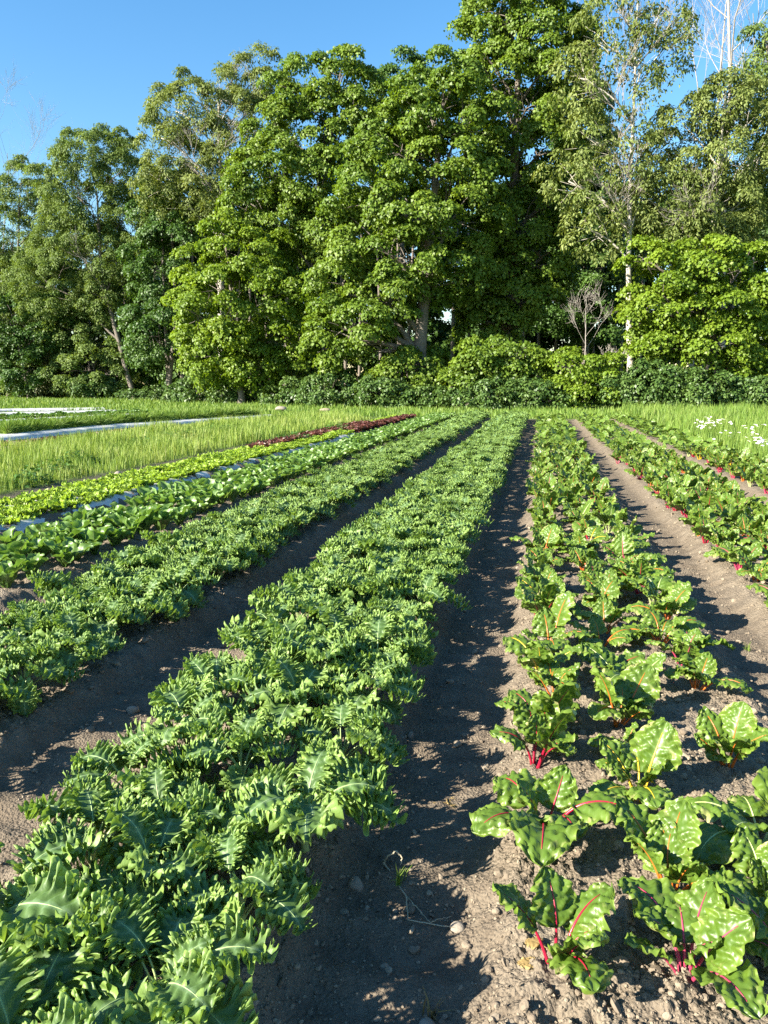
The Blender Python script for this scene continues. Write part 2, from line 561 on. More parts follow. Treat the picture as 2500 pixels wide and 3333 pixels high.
TREES = {}
def tree(name, label, D, base, blobs, style, leaf, bark, seed, trunk_r=0.28, group=None, lean=None, bare=0, scale=1.0, top=None, bare_up=0.5, cat='tree', back=0.0, bare_front=0.0):
    """base: x on the 1659-wide view; blobs: (x, y, rx, ry[, depth offset m]) of the crown on that view, taken to metres at D metres"""
    rng = np.random.default_rng(seed)
    ppm = FPX / K / D
    b0 = at(base, 830, D)
    b0[2] = -0.1
    root = obj(name, None, loc=b0)
    tag(root, label, cat, group)
    fw = norm(np.array([-math.sin(YAW), math.cos(YAW), 0.0]))
    E = []
    for bl in blobs:
        x, y, rx, ry = bl[:4]
        off = bl[4] if len(bl) > 4 else rng.uniform(-0.25, 0.25) * rx / ppm
        c = at(x, y, D + back) + fw * off
        E.append((c - b0, rx / ppm * (D + back) / D, max(0.8, ry / ppm * (D + back) / D)))
    if leaf:
        V, F, lt, lobes = crown_geo(E, style, rng, scale)
        obj('crown', mesh('crown', V, [F], [M[leaf]], True, {'tint': lt}), root)
    # trunk through the crown
    zs = sorted(E, key=lambda e: e[0][2])
    cen = np.mean([e[0] for e in E], 0)
    topc = max(E, key=lambda e: e[0][2] + e[2] * 0.6)
    tip = topc[0] + np.array([0, 0, topc[2] * 0.5]) if top is None else at(top[0], top[1], D) - b0
    mid = np.array([0.35 * tip[0], 0.35 * tip[1], tip[2] * 0.5]) if lean is None else at(lean[0], lean[1], D) - b0
    t = np.linspace(0, 1, 18)[:, None]
    P = (1 - t) ** 2 * 0 + 2 * t * (1 - t) * mid + t * t * tip if lean is None else np.concatenate([np.linspace(0, 1, 9)[:, None] * mid, mid + np.linspace(0.1, 1, 10)[:, None] * (tip - mid)])
    P = np.asarray(P, float)
    P[1:-1, :2] += rng.normal(0, 0.10, (len(P) - 2, 2)).cumsum(0) * 0.35
    rad = trunk_r * (1 - np.linspace(0, 1, len(P)) ** 1.1 * 0.88)
    rad[0] *= 1.35
    obj('trunk', mesh('trunk', *tube(P, rad, 10), [M[bark]]), root)
    # a limb into each part of the crown
    for e in E:
        c, a, b = e
        hd = np.hypot(*(c - cen)[:2])
        zt = max(0.18 * tip[2], c[2] - b * 0.3 - 0.9 * max(hd, 0.6 * a))
        i = int(np.argmin(np.abs(P[:, 2] - zt)))
        acc = Acc()
        pl = path_pts(P[i], c, 8, rng, 0.06, 0.08)
        r0 = max(0.045, rad[i] * 0.55)
        acc.add(*tube(pl, np.linspace(r0, 0.04, 8), 6))
        for d in sphere_dirs(9 if leaf else 5, rng):
            j = rng.integers(3, 8)
            q = c + d * np.array([a, a, b]) * rng.uniform(0.72, 0.98)
            acc.add(*tube(path_pts(pl[j], q, 6, rng, 0.09, 0.05), np.linspace(max(0.02, r0 * 0.33), 0.011, 6), 4, cap=False))
        obj('limb', acc.build('limb', [M[bark]]), root)
    for q in range(bare):
        e = E[rng.integers(len(E))]
        c, a, b = e
        acc = Acc()
        i = int(np.argmin(np.abs(P[:, 2] - (c[2] - b))))
        s = P[i]
        goal = c + rng.uniform(-0.6, 0.6, 3) * np.array([a, a, b]) - fw * (bare_front + a * 0.5) + np.array([0, 0, bare_up * b * 0.4])
        d = norm(goal - s)
        ln = np.linalg.norm(goal - s) * 0.85
        twigs(acc, s, d, ln, max(0.05, rad[i] * 0.4), 3, rng, 0.35)
        obj('bare_branch', acc.build('bare_branch', [M['bark_dead']]), root)
    TREES[name] = root
    return root

# big maples and their neighbours, left to right along the edge of the wood; the edge runs away from the camera towards the left
tree('ash_tree', 'pale green tree at the far end of the wood edge, cut by the picture border', 84, 30, [(45, 430, 55, 70), (20, 520, 55, 90), (75, 560, 55, 90), (35, 640, 70, 80), (90, 480, 40, 60)], 'ash', 'ash', 'bark', 21, 0.25)
tree('ash_tree', 'rounded ash with a leaning grey trunk standing apart at the low end of the wood', 76, 290, [(205, 350, 80, 65), (265, 375, 50, 75), (135, 400, 55, 60), (190, 440, 90, 70), (275, 470, 50, 70), (150, 540, 80, 80), (240, 560, 70, 80), (110, 620, 80, 80), (320, 500, 40, 70), (230, 640, 60, 50)], 'ash', 'ash', 'bark', 22, 0.27, lean=(222, 600), bare=2, top=(200, 330), back=1.2, bare_front=1.0)
tree('understory_tree', 'low leafy tree under the leaning trunk, with drooping layered pale sprays', 79, 215, [(220, 735, 75, 60), (160, 700, 60, 60), (250, 800, 70, 45), (180, 800, 70, 50)], 'layer', 'ash', 'bark', 23, 0.15)
tree('understory_tree', 'low dark leafy tree beside the picture border at the shaded wood end', 79, 60, [(60, 730, 70, 60), (20, 690, 50, 60), (110, 700, 60, 60), (60, 800, 60, 40)], 'layer', 'maple_deep', 'bark', 24, 0.15)
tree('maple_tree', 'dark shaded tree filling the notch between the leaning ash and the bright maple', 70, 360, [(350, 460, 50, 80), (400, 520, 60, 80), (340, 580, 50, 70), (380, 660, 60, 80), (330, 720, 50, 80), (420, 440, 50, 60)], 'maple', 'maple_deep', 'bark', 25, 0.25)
tree('ash_tree', 'tall thin-topped ash whose crown is threaded with many bare grey branches', 66, 475, [(380, 240, 45, 55), (350, 300, 35, 60), (430, 225, 55, 55), (480, 210, 50, 50), (545, 175, 45, 50), (590, 190, 35, 45), (510, 250, 60, 55), (390, 350, 55, 60), (560, 270, 50, 60), (450, 400, 60, 60), (340, 400, 35, 50), (500, 330, 50, 50)], 'ash', 'ash_pale', 'bark_pale', 26, 0.34, lean=(480, 470), bare=7, top=(470, 190), bare_up=0.9, back=1.0, bare_front=1.5)
tree('maple_tree', 'broad round-topped maple behind and above the small bright maple', 60, 650, [(690, 190, 70, 60), (640, 220, 50, 60), (740, 170, 55, 45), (770, 230, 60, 60), (620, 300, 75, 65), (700, 290, 80, 70), (590, 380, 75, 70), (680, 400, 80, 80), (540, 440, 60, 60), (610, 480, 90, 70), (720, 500, 70, 80)], 'maple', 'maple', 'bark', 27, 0.40)
tree('maple_tree', 'small rounded yellow-green maple lowest at the wood edge, brightest of its neighbours', 57, 520, [(450, 590, 55, 75), (480, 520, 50, 50), (540, 560, 70, 70), (430, 680, 55, 75), (510, 660, 90, 80), (600, 640, 75, 70), (590, 720, 70, 60), (470, 770, 70, 55), (560, 790, 60, 45), (640, 790, 40, 30)], 'maple', 'maple_bright', 'bark', 28, 0.26)
tree('maple_tree', 'darker narrow treetop just behind the two round-topped maples', 67, 865, [(865, 180, 45, 45), (840, 230, 50, 50), (895, 220, 45, 60), (870, 300, 60, 60), (810, 330, 50, 60)], 'maple', 'maple_deep', 'bark', 29, 0.30)
tree('maple_tree', 'largest maple in the middle of the wood edge, full from crown to ground', 51, 900, [(960, 190, 60, 50), (930, 250, 80, 65), (1010, 260, 65, 65), (850, 330, 75, 70), (940, 350, 90, 75), (1010, 370, 60, 80), (800, 420, 75, 80), (890, 450, 95, 80), (980, 470, 90, 80), (790, 520, 70, 70), (870, 560, 85, 70), (960, 570, 90, 65), (740, 610, 70, 60), (820, 650, 80, 60), (770, 700, 95, 60), (720, 740, 60, 50), (830, 760, 60, 50), (900, 790, 60, 45), (860, 820, 50, 30)], 'maple', 'maple', 'bark', 30, 0.50)
tree('maple_tree', 'tallest maple of the wood, its top running out of the picture', 55, 1095, [(1130, -20, 90, 70), (1075, 40, 60, 55), (1160, 50, 90, 60), (1040, 110, 55, 50), (1110, 130, 80, 60), (1190, 140, 80, 70), (1060, 190, 60, 60), (1140, 230, 80, 70), (1220, 240, 60, 80), (1080, 290, 70, 65), (1170, 330, 80, 70), (1110, 390, 70, 60), (1190, 430, 65, 70), (1130, 480, 75, 55), (1170, 560, 70, 55), (1080, 570, 60, 55), (1040, 640, 60, 45), (1130, 640, 85, 45), (1060, 700, 60, 35)], 'maple', 'maple', 'bark', 31, 0.55)
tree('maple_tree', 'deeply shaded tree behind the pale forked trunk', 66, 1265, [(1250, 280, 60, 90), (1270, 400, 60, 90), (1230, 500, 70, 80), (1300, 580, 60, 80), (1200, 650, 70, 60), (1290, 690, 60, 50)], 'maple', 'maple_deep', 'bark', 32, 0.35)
tree('ash_tree', 'tall sparse dying ash with a pale forked trunk and thin leafless upper branches', 49, 1364, [(1250, 170, 45, 80), (1290, 90, 50, 80), (1350, 30, 55, 60), (1420, 40, 55, 60), (1450, 90, 40, 60), (1270, 300, 55, 60), (1230, 390, 55, 50), (1300, 430, 60, 60), (1350, 330, 45, 70), (1280, 500, 60, 45), (1400, 400, 40, 60), (1385, 150, 40, 60)], 'sparse', 'ash_pale', 'bark_pale', 33, 0.24, lean=(1356, 560), top=(1378, -40), bare=10, bare_up=1.0, bare_front=0.5)
tree('ash_tree', 'full pale ash with small drooping leaves beside the dying forked ash', 49.5, 1500, [(1560, 230, 60, 55), (1500, 290, 65, 60), (1610, 270, 55, 70), (1450, 350, 55, 65), (1560, 350, 80, 70), (1420, 440, 60, 55), (1500, 440, 80, 65), (1600, 440, 70, 65), (1640, 340, 40, 80), (1540, 510, 80, 45), (1440, 500, 50, 45)], 'ash', 'ash_pale', 'bark_pale', 34, 0.32, bare=2, bare_front=1.0)
tree('ash_tree', 'ash at the picture border reaching in above the full pale ash', 51.5, 1700, [(1655, 100, 35, 55), (1670, 190, 55, 70), (1690, 300, 50, 90), (1700, 450, 60, 90)], 'ash', 'ash', 'bark', 35, 0.32)
tree('maple_tree', 'bright low maple with flat layered sprays of yellow-green leaves over the meadow', 46.5, 1560, [(1430, 590, 60, 55), (1520, 560, 75, 50), (1610, 580, 70, 60), (1400, 660, 50, 50), (1480, 660, 80, 50), (1580, 660, 85, 55), (1650, 680, 50, 60), (1440, 730, 65, 40), (1530, 740, 80, 40), (1620, 740, 65, 45), (1600, 815, 60, 30), (1390, 560, 40, 40)], 'layer', 'maple_bright', 'bark', 36, 0.24)
tree('maple_sapling', 'small yellow-green maple sapling growing out of the shrubs below the dead stub', 45.5, 1255, [(1255, 790, 45, 35), (1215, 780, 35, 22), (1280, 840, 50, 30), (1240, 845, 45, 30), (1300, 790, 35, 30)], 'layer', 'maple_bright', 'bark', 37, 0.09, scale=0.9)
tree('understory_tree', 'low spreading maple branch layer in the dark gap under the tallest maple', 47.5, 1075, [(1050, 760, 50, 25), (1110, 770, 60, 28), (1150, 800, 45, 30), (1020, 800, 50, 25), (1090, 815, 55, 25)], 'layer', 'maple', 'bark', 38, 0.12)

def bare_tree(name, label, D, base, h, r, seed, lean=0.0, depth=4, spread=0.6, bark='bark_dead', nbig=9, first=0.35):
    rng = np.random.default_rng(seed)
    b0 = at(base, 830, D)
    b0[2] = -0.1
    root = tag(obj(name, None, loc=b0), label, 'tree')
    t = np.linspace(0, 1, 16)
    P = np.stack([lean * h * t, 0 * t, h * t], 1)
    P[1:, :2] += rng.normal(0, 0.05, (15, 2)).cumsum(0) * h / 20
    rad = r * (1 - 0.85 * t)
    obj('trunk', mesh('trunk', *tube(P, rad, 8), [M[bark]]), root)
    for q in range(nbig):
        k = int(16 * (first + (0.97 - first) * q / nbig))
        acc = Acc()
        a = q * 2.4 + rng.uniform(0, 1)
        d = norm(np.array([math.cos(a) * 0.8, math.sin(a) * 0.8, 1.0]))
        twigs(acc, P[k], d, h * (1 - t[k]) * 0.6 + h * 0.12, rad[k] * 0.5, depth - 1, rng, 0.4, (3, 5), spread)
        obj('bare_branch', acc.build('bare_branch', [M[bark]]), root)
bare_tree('dead_tree', 'leafless pinkish-grey dead tree against the sky above the full pale ash', 60, 1560, 35, 0.28, 51, -0.04)
bare_tree('dead_tree', 'leafless slender dead tree against the sky between forked ash and full ash', 62, 1490, 31, 0.22, 52, 0.02)
bare_tree('dead_tree', 'thin leafless tree rising behind the pale tree at the far wood end', 90, 20, 31, 0.2, 53, 0.0, 4)
bare_tree('dead_sapling', 'short broken pale dead stub with curled bare twigs in front of the shade', 46, 1316, 3.6, 0.11, 54, 0.0, 3, 0.9, 'bark_pale', 5, 0.7)
bare_tree('dead_sapling', 'leafless small tree with tangled curling twigs before the dark gap', 48, 1262, 6.8, 0.055, 55, -0.02, 3, 1.0, 'bark_dead', 7, 0.5)

# the wood behind, one shaded mass
def far_woods():
    rng = np.random.default_rng(77)
    acc = Acc()
    E = []
    for x in range(-120, 1900, 62):
        D = 92 if x < 330 else 78
        ppm = FPX / K / D
        for y in ((600, 700, 770, 835) if x < 330 else (480, 580, 690, 780, 845)) if not 300 < x < 360 else (560, 660, 770, 835):
            E.append((at(x + rng.uniform(-20, 20), y + rng.uniform(-25, 25), D + rng.uniform(-3, 4)), rng.uniform(55, 75) / ppm, rng.uniform(55, 70) / ppm))
    V, F, lt, lob = crown_geo(E, 'maple', rng, 1.5)
    acc.add(V, [F], 0, tint=lt)
    for x in range(-60, 1800, 38):
        D = 88 if x < 330 else 70
        p = at(x + rng.uniform(-12, 12), 830, D)
        p[2] = 0
        acc.add(*tube(path_pts(p, p + np.array([rng.uniform(-.6, .6), rng.uniform(-.6, .6), 15]), 5, rng, 0.02), np.linspace(rng.uniform(.14, .3), 0.1, 5), 6), mi=1, tint=0.5)
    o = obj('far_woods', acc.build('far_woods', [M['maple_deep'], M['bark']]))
    tag(o, 'shaded wood behind the front trees', kind='stuff')
far_woods()

# shrubs at the foot of the wood
SHRUBS = [
    (52, 82, [(40, 815, 45, 35), (80, 835, 30, 22)], 'ash', 'pale shrub at the picture border under the shaded end trees'),
    (130, 80, [(130, 800, 40, 42), (110, 835, 35, 25), (150, 830, 35, 28)], 'shrub_dry', 'rounded brownish shrub in front of the low layered trees'),
    (215, 77, [(210, 835, 45, 25), (250, 840, 35, 22)], 'shrub', 'low green shrub between the brownish shrub and the leaning trunk'),
    (310, 70, [(310, 862, 40, 18), (285, 866, 25, 12)], 'shrub', 'grassy dome-shaped bush at the foot of the leaning trunk'),
    (355, 70, [(358, 860, 22, 20), (375, 866, 16, 12)], 'shrub', 'small dark bush next to the grassy dome-shaped bush'),
    (430, 62, [(430, 845, 45, 28), (400, 860, 30, 18)], 'shrub', 'loose shrub below the outer edge of the bright small maple'),
    (520, 59, [(520, 855, 50, 24), (560, 850, 40, 26)], 'shrub', 'low spreading shrub under the trunk of the bright small maple'),
    (620, 55, [(610, 862, 40, 22), (640, 858, 30, 24)], 'shrub', 'small shrub between the bright maple and the big domed shrub'),
    (715, 51, [(715, 845, 60, 32), (690, 862, 40, 22), (760, 858, 40, 26)], 'shrub', 'big domed shrub with small glossy leaves under the largest maple'),
    (825, 49, [(820, 850, 50, 34), (850, 866, 40, 22)], 'shrub', 'dense dark shrub next to the big domed shrub'),
    (915, 48, [(900, 868, 35, 20), (935, 870, 35, 18)], 'shrub', 'lowest shrub of the row in front of the darkest gap'),
    (1000, 46, [(985, 878, 30, 14), (1015, 872, 30, 20)], 'shrub', 'small ragged shrub where the kale rows end'),
    (1085, 46, [(1075, 850, 50, 32), (1110, 858, 45, 30)], 'shrub', 'medium shrub straight behind the end of the bare path'),
    (1165, 45.5, [(1160, 858, 45, 28), (1190, 862, 40, 26)], 'shrub', 'rounded shrub straight behind the end of the chard bed'),
    (1340, 45, [(1330, 845, 50, 30), (1370, 850, 45, 32)], 'shrub', 'dark shrub under the trunk of the dying forked ash'),
    (1425, 44.5, [(1420, 835, 55, 38), (1455, 850, 45, 34)], 'shrub', 'tall dense shrub behind the near corner of the meadow'),
    (1515, 44, [(1510, 838, 55, 38), (1550, 850, 50, 32)], 'shrub', 'wide dense shrub behind the white daisies'),
    (1600, 44, [(1595, 855, 45, 28), (1640, 850, 50, 32)], 'shrub', 'dense shrub at the picture border behind the meadow'),
]
for k, (x, D, bl, leaf, label) in enumerate(SHRUBS):
    if 400 < x:
        bl = [(a, b - 1 + 5 * math.sin(a), c * 1.05, d * (1.05 + 0.2 * math.sin(a * 1.7))) for a, b, c, d in bl]
    tree('shrub', label, D, x, bl, 'shrub', leaf, 'bark', 100 + k, 0.05, 'shrubs along the foot of the wood', scale=1.0 if D < 55 else 1.25, cat='shrub')

# ------------------------------------------------------------------ grass
def grass_geo(P, h, w, rng, lean=0.35):
    n = len(P)
    a = rng.uniform(0, 2 * np.pi, n)
    d = np.stack([np.cos(a), np.sin(a), 0 * a], 1)
    b = np.stack([-np.sin(a + rng.normal(0, .6, n)), np.cos(a), 0 * a], 1)
    l = rng.uniform(0.1, 1.0, n) * lean
    up = np.array([0, 0, 1.0])
    h_, w_ = h[:, None], w[:, None]
    m = P + up * h_ * 0.55 + d * (l * h)[:, None] * 0.28
    t = P + up * h_ * (1 - 0.25 * l[:, None]) + d * (l * h)[:, None]
    V = np.stack([P - b * w_ * .5, P + b * w_ * .5, m + b * w_ * .42, t, m - b * w_ * .42], 1).reshape(-1, 3)
    i = np.arange(n)[:, None] * 5
    return V, [i + np.array([[0, 1, 2, 4]]), i + np.array([[4, 2, 3]])]

def grass_patch(name, label, poly, dens, h, mat, seed, w0=0.006, lean=0.4, patch=0.5):
    """dens: blades per square metre near 10 m, thinning with distance while blades widen"""
    rng = np.random.default_rng(seed)
    poly = np.array(poly, float)
    lo, hi = poly.min(0), poly.max(0)
    n = int((hi - lo).prod() * dens)
    Q = rng.uniform(lo, hi, (n, 2))
    inside = np.zeros(n, bool)
    j = len(poly) - 1
    for i in range(len(poly)):
        (xi, yi), (xj, yj) = poly[i], poly[j]
        c = ((yi > Q[:, 1]) != (yj > Q[:, 1])) & (Q[:, 0] < (xj - xi) * (Q[:, 1] - yi) / (yj - yi + 1e-12) + xi)
        inside ^= c
        j = i
    Q = Q[inside]
    r = np.hypot(Q[:, 0], Q[:, 1])
    keep = rng.uniform(0, 1, len(Q)) < np.clip(12 / r, 0.12, 1) ** 1.1
    dn = noise2(Q[:, 0] * 0.9, Q[:, 1] * 0.9, seed) * 0.9
    keep &= rng.uniform(0, 1, len(Q)) < 0.75 + dn * patch * 2
    ang = np.degrees(np.arctan2(Q[:, 0], Q[:, 1]))
    keep &= (ang > -48) & (ang < 26)
    Q = Q[keep]
    r = np.hypot(Q[:, 0], Q[:, 1])
    P = np.stack([Q[:, 0], Q[:, 1], terrain(Q[:, 0], Q[:, 1]) - 0.01], 1)
    hh = h * rng.uniform(0.45, 1.15, len(P)) * (0.85 + 0.9 * noise2(Q[:, 0] * 0.6 + 3, Q[:, 1] * 0.6, seed + 1))
    V, F = grass_geo(P, np.maximum(hh, 0.04), w0 * np.maximum(1, r / 10) * rng.uniform(0.7, 1.4, len(P)), rng, lean)
    o = obj(name, mesh(name, V, F, [M[mat]], True))
    tag(o, label, None, None, 'stuff')
    return o
LEFT_STRIP = [(-7.45, 4), (-7.4, 33.5), (-10, 35.5), (-11.4, 34), (-12.9, 24), (-12.4, 16), (-11.2, 12), (-9, 4)]
grass_patch('grass_strip', 'uncut grass between lettuce and plastic-covered beds', LEFT_STRIP, 620, 0.40, 'grass_pale', 5, 0.007)
grass_patch('meadow_grass', 'tall bright meadow grass beside the outer chard bed', [(4.25, 4), (4.2, 34), (4.4, 48), (30, 48), (30, 4)], 420, 0.60, 'grass', 6, 0.007, 0.3)
grass_patch('headland_grass', 'grass across the row ends below the shrubs', [(-11, 35), (-7, 34.8), (4.4, 34.8), (4.4, 46), (-2, 48), (-12, 52), (-20, 58), (-32, 68), (-62, 84), (-62, 60), (-34, 41), (-24, 39), (-12.5, 36)], 210, 0.34, 'grass', 7, 0.009, 0.4)
grass_patch('bed_edge_weeds', 'low grass between the plastic-covered beds', [(-15.8, 14), (-33, 33), (-34, 41), (-24, 39), (-13, 36), (-15.6, 30)], 40, 0.10, 'grass', 8, 0.008, 0.5)

def broad_weeds():
    """dark clover-like patches in the grass strip"""
    rng = np.random.default_rng(9)
    acc = Acc()
    spots = [(gp(940, 1432, .1), 0.9, 240), (gp(600, 1420, .1), 1.1, 320), (gp(470, 1440, .1), 0.7, 200), (gp(170, 1530, .1), 0.5, 160), (gp(700, 1400, .1), 1.0, 260), (gp(250, 1495, .1), 0.4, 110), (gp(95, 1570, .05), 0.3, 90), (gp(1080, 1400, .1), 1.1, 240)]
    for (x, y), r, n in spots:
        n *= 3
        a, q = rng.uniform(0, 6.28, n), np.sqrt(rng.uniform(0, 1, n)) * r
        X, Y = x + q * np.cos(a), y + q * np.sin(a) * 1.6
        P = np.stack([X, Y, terrain(X, Y) + rng.uniform(0.05, 0.32, n) * (1.1 - q / r)], 1)
        T = np.stack([np.cos(a * 7), np.sin(a * 7), rng.normal(-.1, .3, n)], 1)
        N = np.array([0, 0, 1.0]) + rng.normal(0, .4, (n, 3))
        l = rng.uniform(0.045, 0.10, n)
        V, F = leaves_geo(P, T, N, l, l * .7)
        acc.add(V, [F], 0, tint=0.5)
    tag(obj('clover_weeds', acc.build('clover_weeds', [M['weed']])), 'dark broad-leaved weeds in the grass strip', kind='stuff')
broad_weeds()

# ------------------------------------------------------------------ crop leaves
def crop_mat(name, base, edge, transl, rough, spec, vein=None, patch=None, coat=0.0, bumps=(0, 0), var=0.5):
    m, nt, bs, out = new_mat(name)
    e, v = attr_(nt, 'edge'), attr_(nt, 'vein')
    oi = nt.nodes.new("ShaderNodeObjectInfo")
    n = noise_(nt, 14.0, 3)
    dark = tuple(x * (1 - var * 0.45) for x in base)
    c = mixc(nt, oi.outputs['Random'], dark, base)
    c = mixc(nt, math_(nt, 'MULTIPLY', n, 0.45), c, tuple(x * 0.62 for x in base))
    c = mixc(nt, e, c, edge)
    if vein:
        c = mixc(nt, math_(nt, 'MULTIPLY', v, 0.65), c, vein)
    if patch:
        pn = noise_(nt, 26.0, 3)
        f = math_(nt, 'MULTIPLY', sstep_node(nt, pn, 0.56, 0.66), math_(nt, 'ADD', math_(nt, 'MULTIPLY', e, 0.9), 0.12))
        c = mixc(nt, f, c, patch)
    nt.links.new(c, bs.inputs['Base Color'])
    bs.inputs['Roughness'].default_value = rough
    bs.inputs['Specular IOR Level'].default_value = spec
    bs.inputs['Coat Weight'].default_value = coat
    bs.inputs['Coat Roughness'].default_value = 0.25
    if bumps[0]:
        bump(nt, noise_(nt, bumps[0], 3), 0.6, bumps[1], bs)
    translucent(nt, bs, out, c, transl, (1.2, 1.2, 0.5))
    return m

def sstep_node(nt, x, a, b):
    r = nt.nodes.new("ShaderNodeMapRange")
    r.interpolation_type = 'SMOOTHSTEP'
    r.inputs['From Min'].default_value = a
    r.inputs['From Max'].default_value = b
    nt.links.new(x, r.inputs['Value'])
    return r.outputs[0]

def plain_mat(name, a, b, rough=0.5, spec=0.4, scale=20, sss=0.0):
    m, nt, bs, out = new_mat(name)
    c = ramp(nt, noise_(nt, scale, 3), [(0.3, a), (0.7, b)])
    nt.links.new(c, bs.inputs['Base Color'])
    bs.inputs['Roughness'].default_value = rough
    bs.inputs['Specular IOR Level'].default_value = spec
    return m
M['kale'] = crop_mat('kale_leaf', (0.100, 0.185, 0.040), (0.215, 0.325, 0.070), 0.28, 0.50, 0.45, (0.22, 0.33, 0.17), None, 0.0, (45, 0.004))
M['kale_stalk'] = plain_mat('kale_stalk', (0.26, 0.36, 0.12), (0.36, 0.45, 0.19), 0.4)
M['chard'] = crop_mat('chard_leaf', (0.105, 0.19, 0.020), (0.175, 0.26, 0.035), 0.32, 0.42, 0.45, (0.14, 0.22, 0.04), (0.42, 0.40, 0.16), 0.12, (60, 0.0015))
M['romaine'] = crop_mat('romaine_leaf', (0.115, 0.22, 0.04), (0.165, 0.28, 0.055), 0.34, 0.42, 0.5, (0.36, 0.43, 0.22), None, 0.0, (40, 0.003))
M['lettuce'] = crop_mat('green_lettuce_leaf', (0.25, 0.38, 0.035), (0.32, 0.45, 0.05), 0.42, 0.45, 0.4, (0.36, 0.45, 0.15))
M['red_lettuce'] = crop_mat('red_lettuce_leaf', (0.11, 0.055, 0.030), (0.135, 0.036, 0.030), 0.22, 0.42, 0.45, (0.20, 0.16, 0.07))
M['brassica'] = crop_mat('young_crop_leaf', (0.075, 0.17, 0.03), (0.11, 0.22, 0.04), 0.25, 0.42, 0.5, (0.25, 0.33, 0.13))
M['yellowed'] = crop_mat('yellowed_leaf', (0.36, 0.33, 0.07), (0.42, 0.36, 0.12), 0.25, 0.6, 0.3, (0.40, 0.38, 0.18))
M['withered'] = crop_mat('withered_leaf', (0.30, 0.21, 0.08), (0.38, 0.28, 0.12), 0.15, 0.7, 0.2, (0.35, 0.25, 0.12))
STALK = {
    'red': plain_mat('red_stalk', (0.24, 0.006, 0.022), (0.36, 0.012, 0.04), 0.3),
    'pink': plain_mat('pink_stalk', (0.30, 0.02, 0.06), (0.42, 0.06, 0.11), 0.3),
    'orange': plain_mat('orange_stalk', (0.42, 0.09, 0.012), (0.52, 0.16, 0.025), 0.3),
    'yellow': plain_mat('yellow_stalk', (0.55, 0.34, 0.012), (0.65, 0.46, 0.04), 0.3),
    'pale': plain_mat('pale_green_stalk', (0.35, 0.42, 0.14), (0.45, 0.50, 0.22), 0.35),
}
M['red'] = STALK['red']

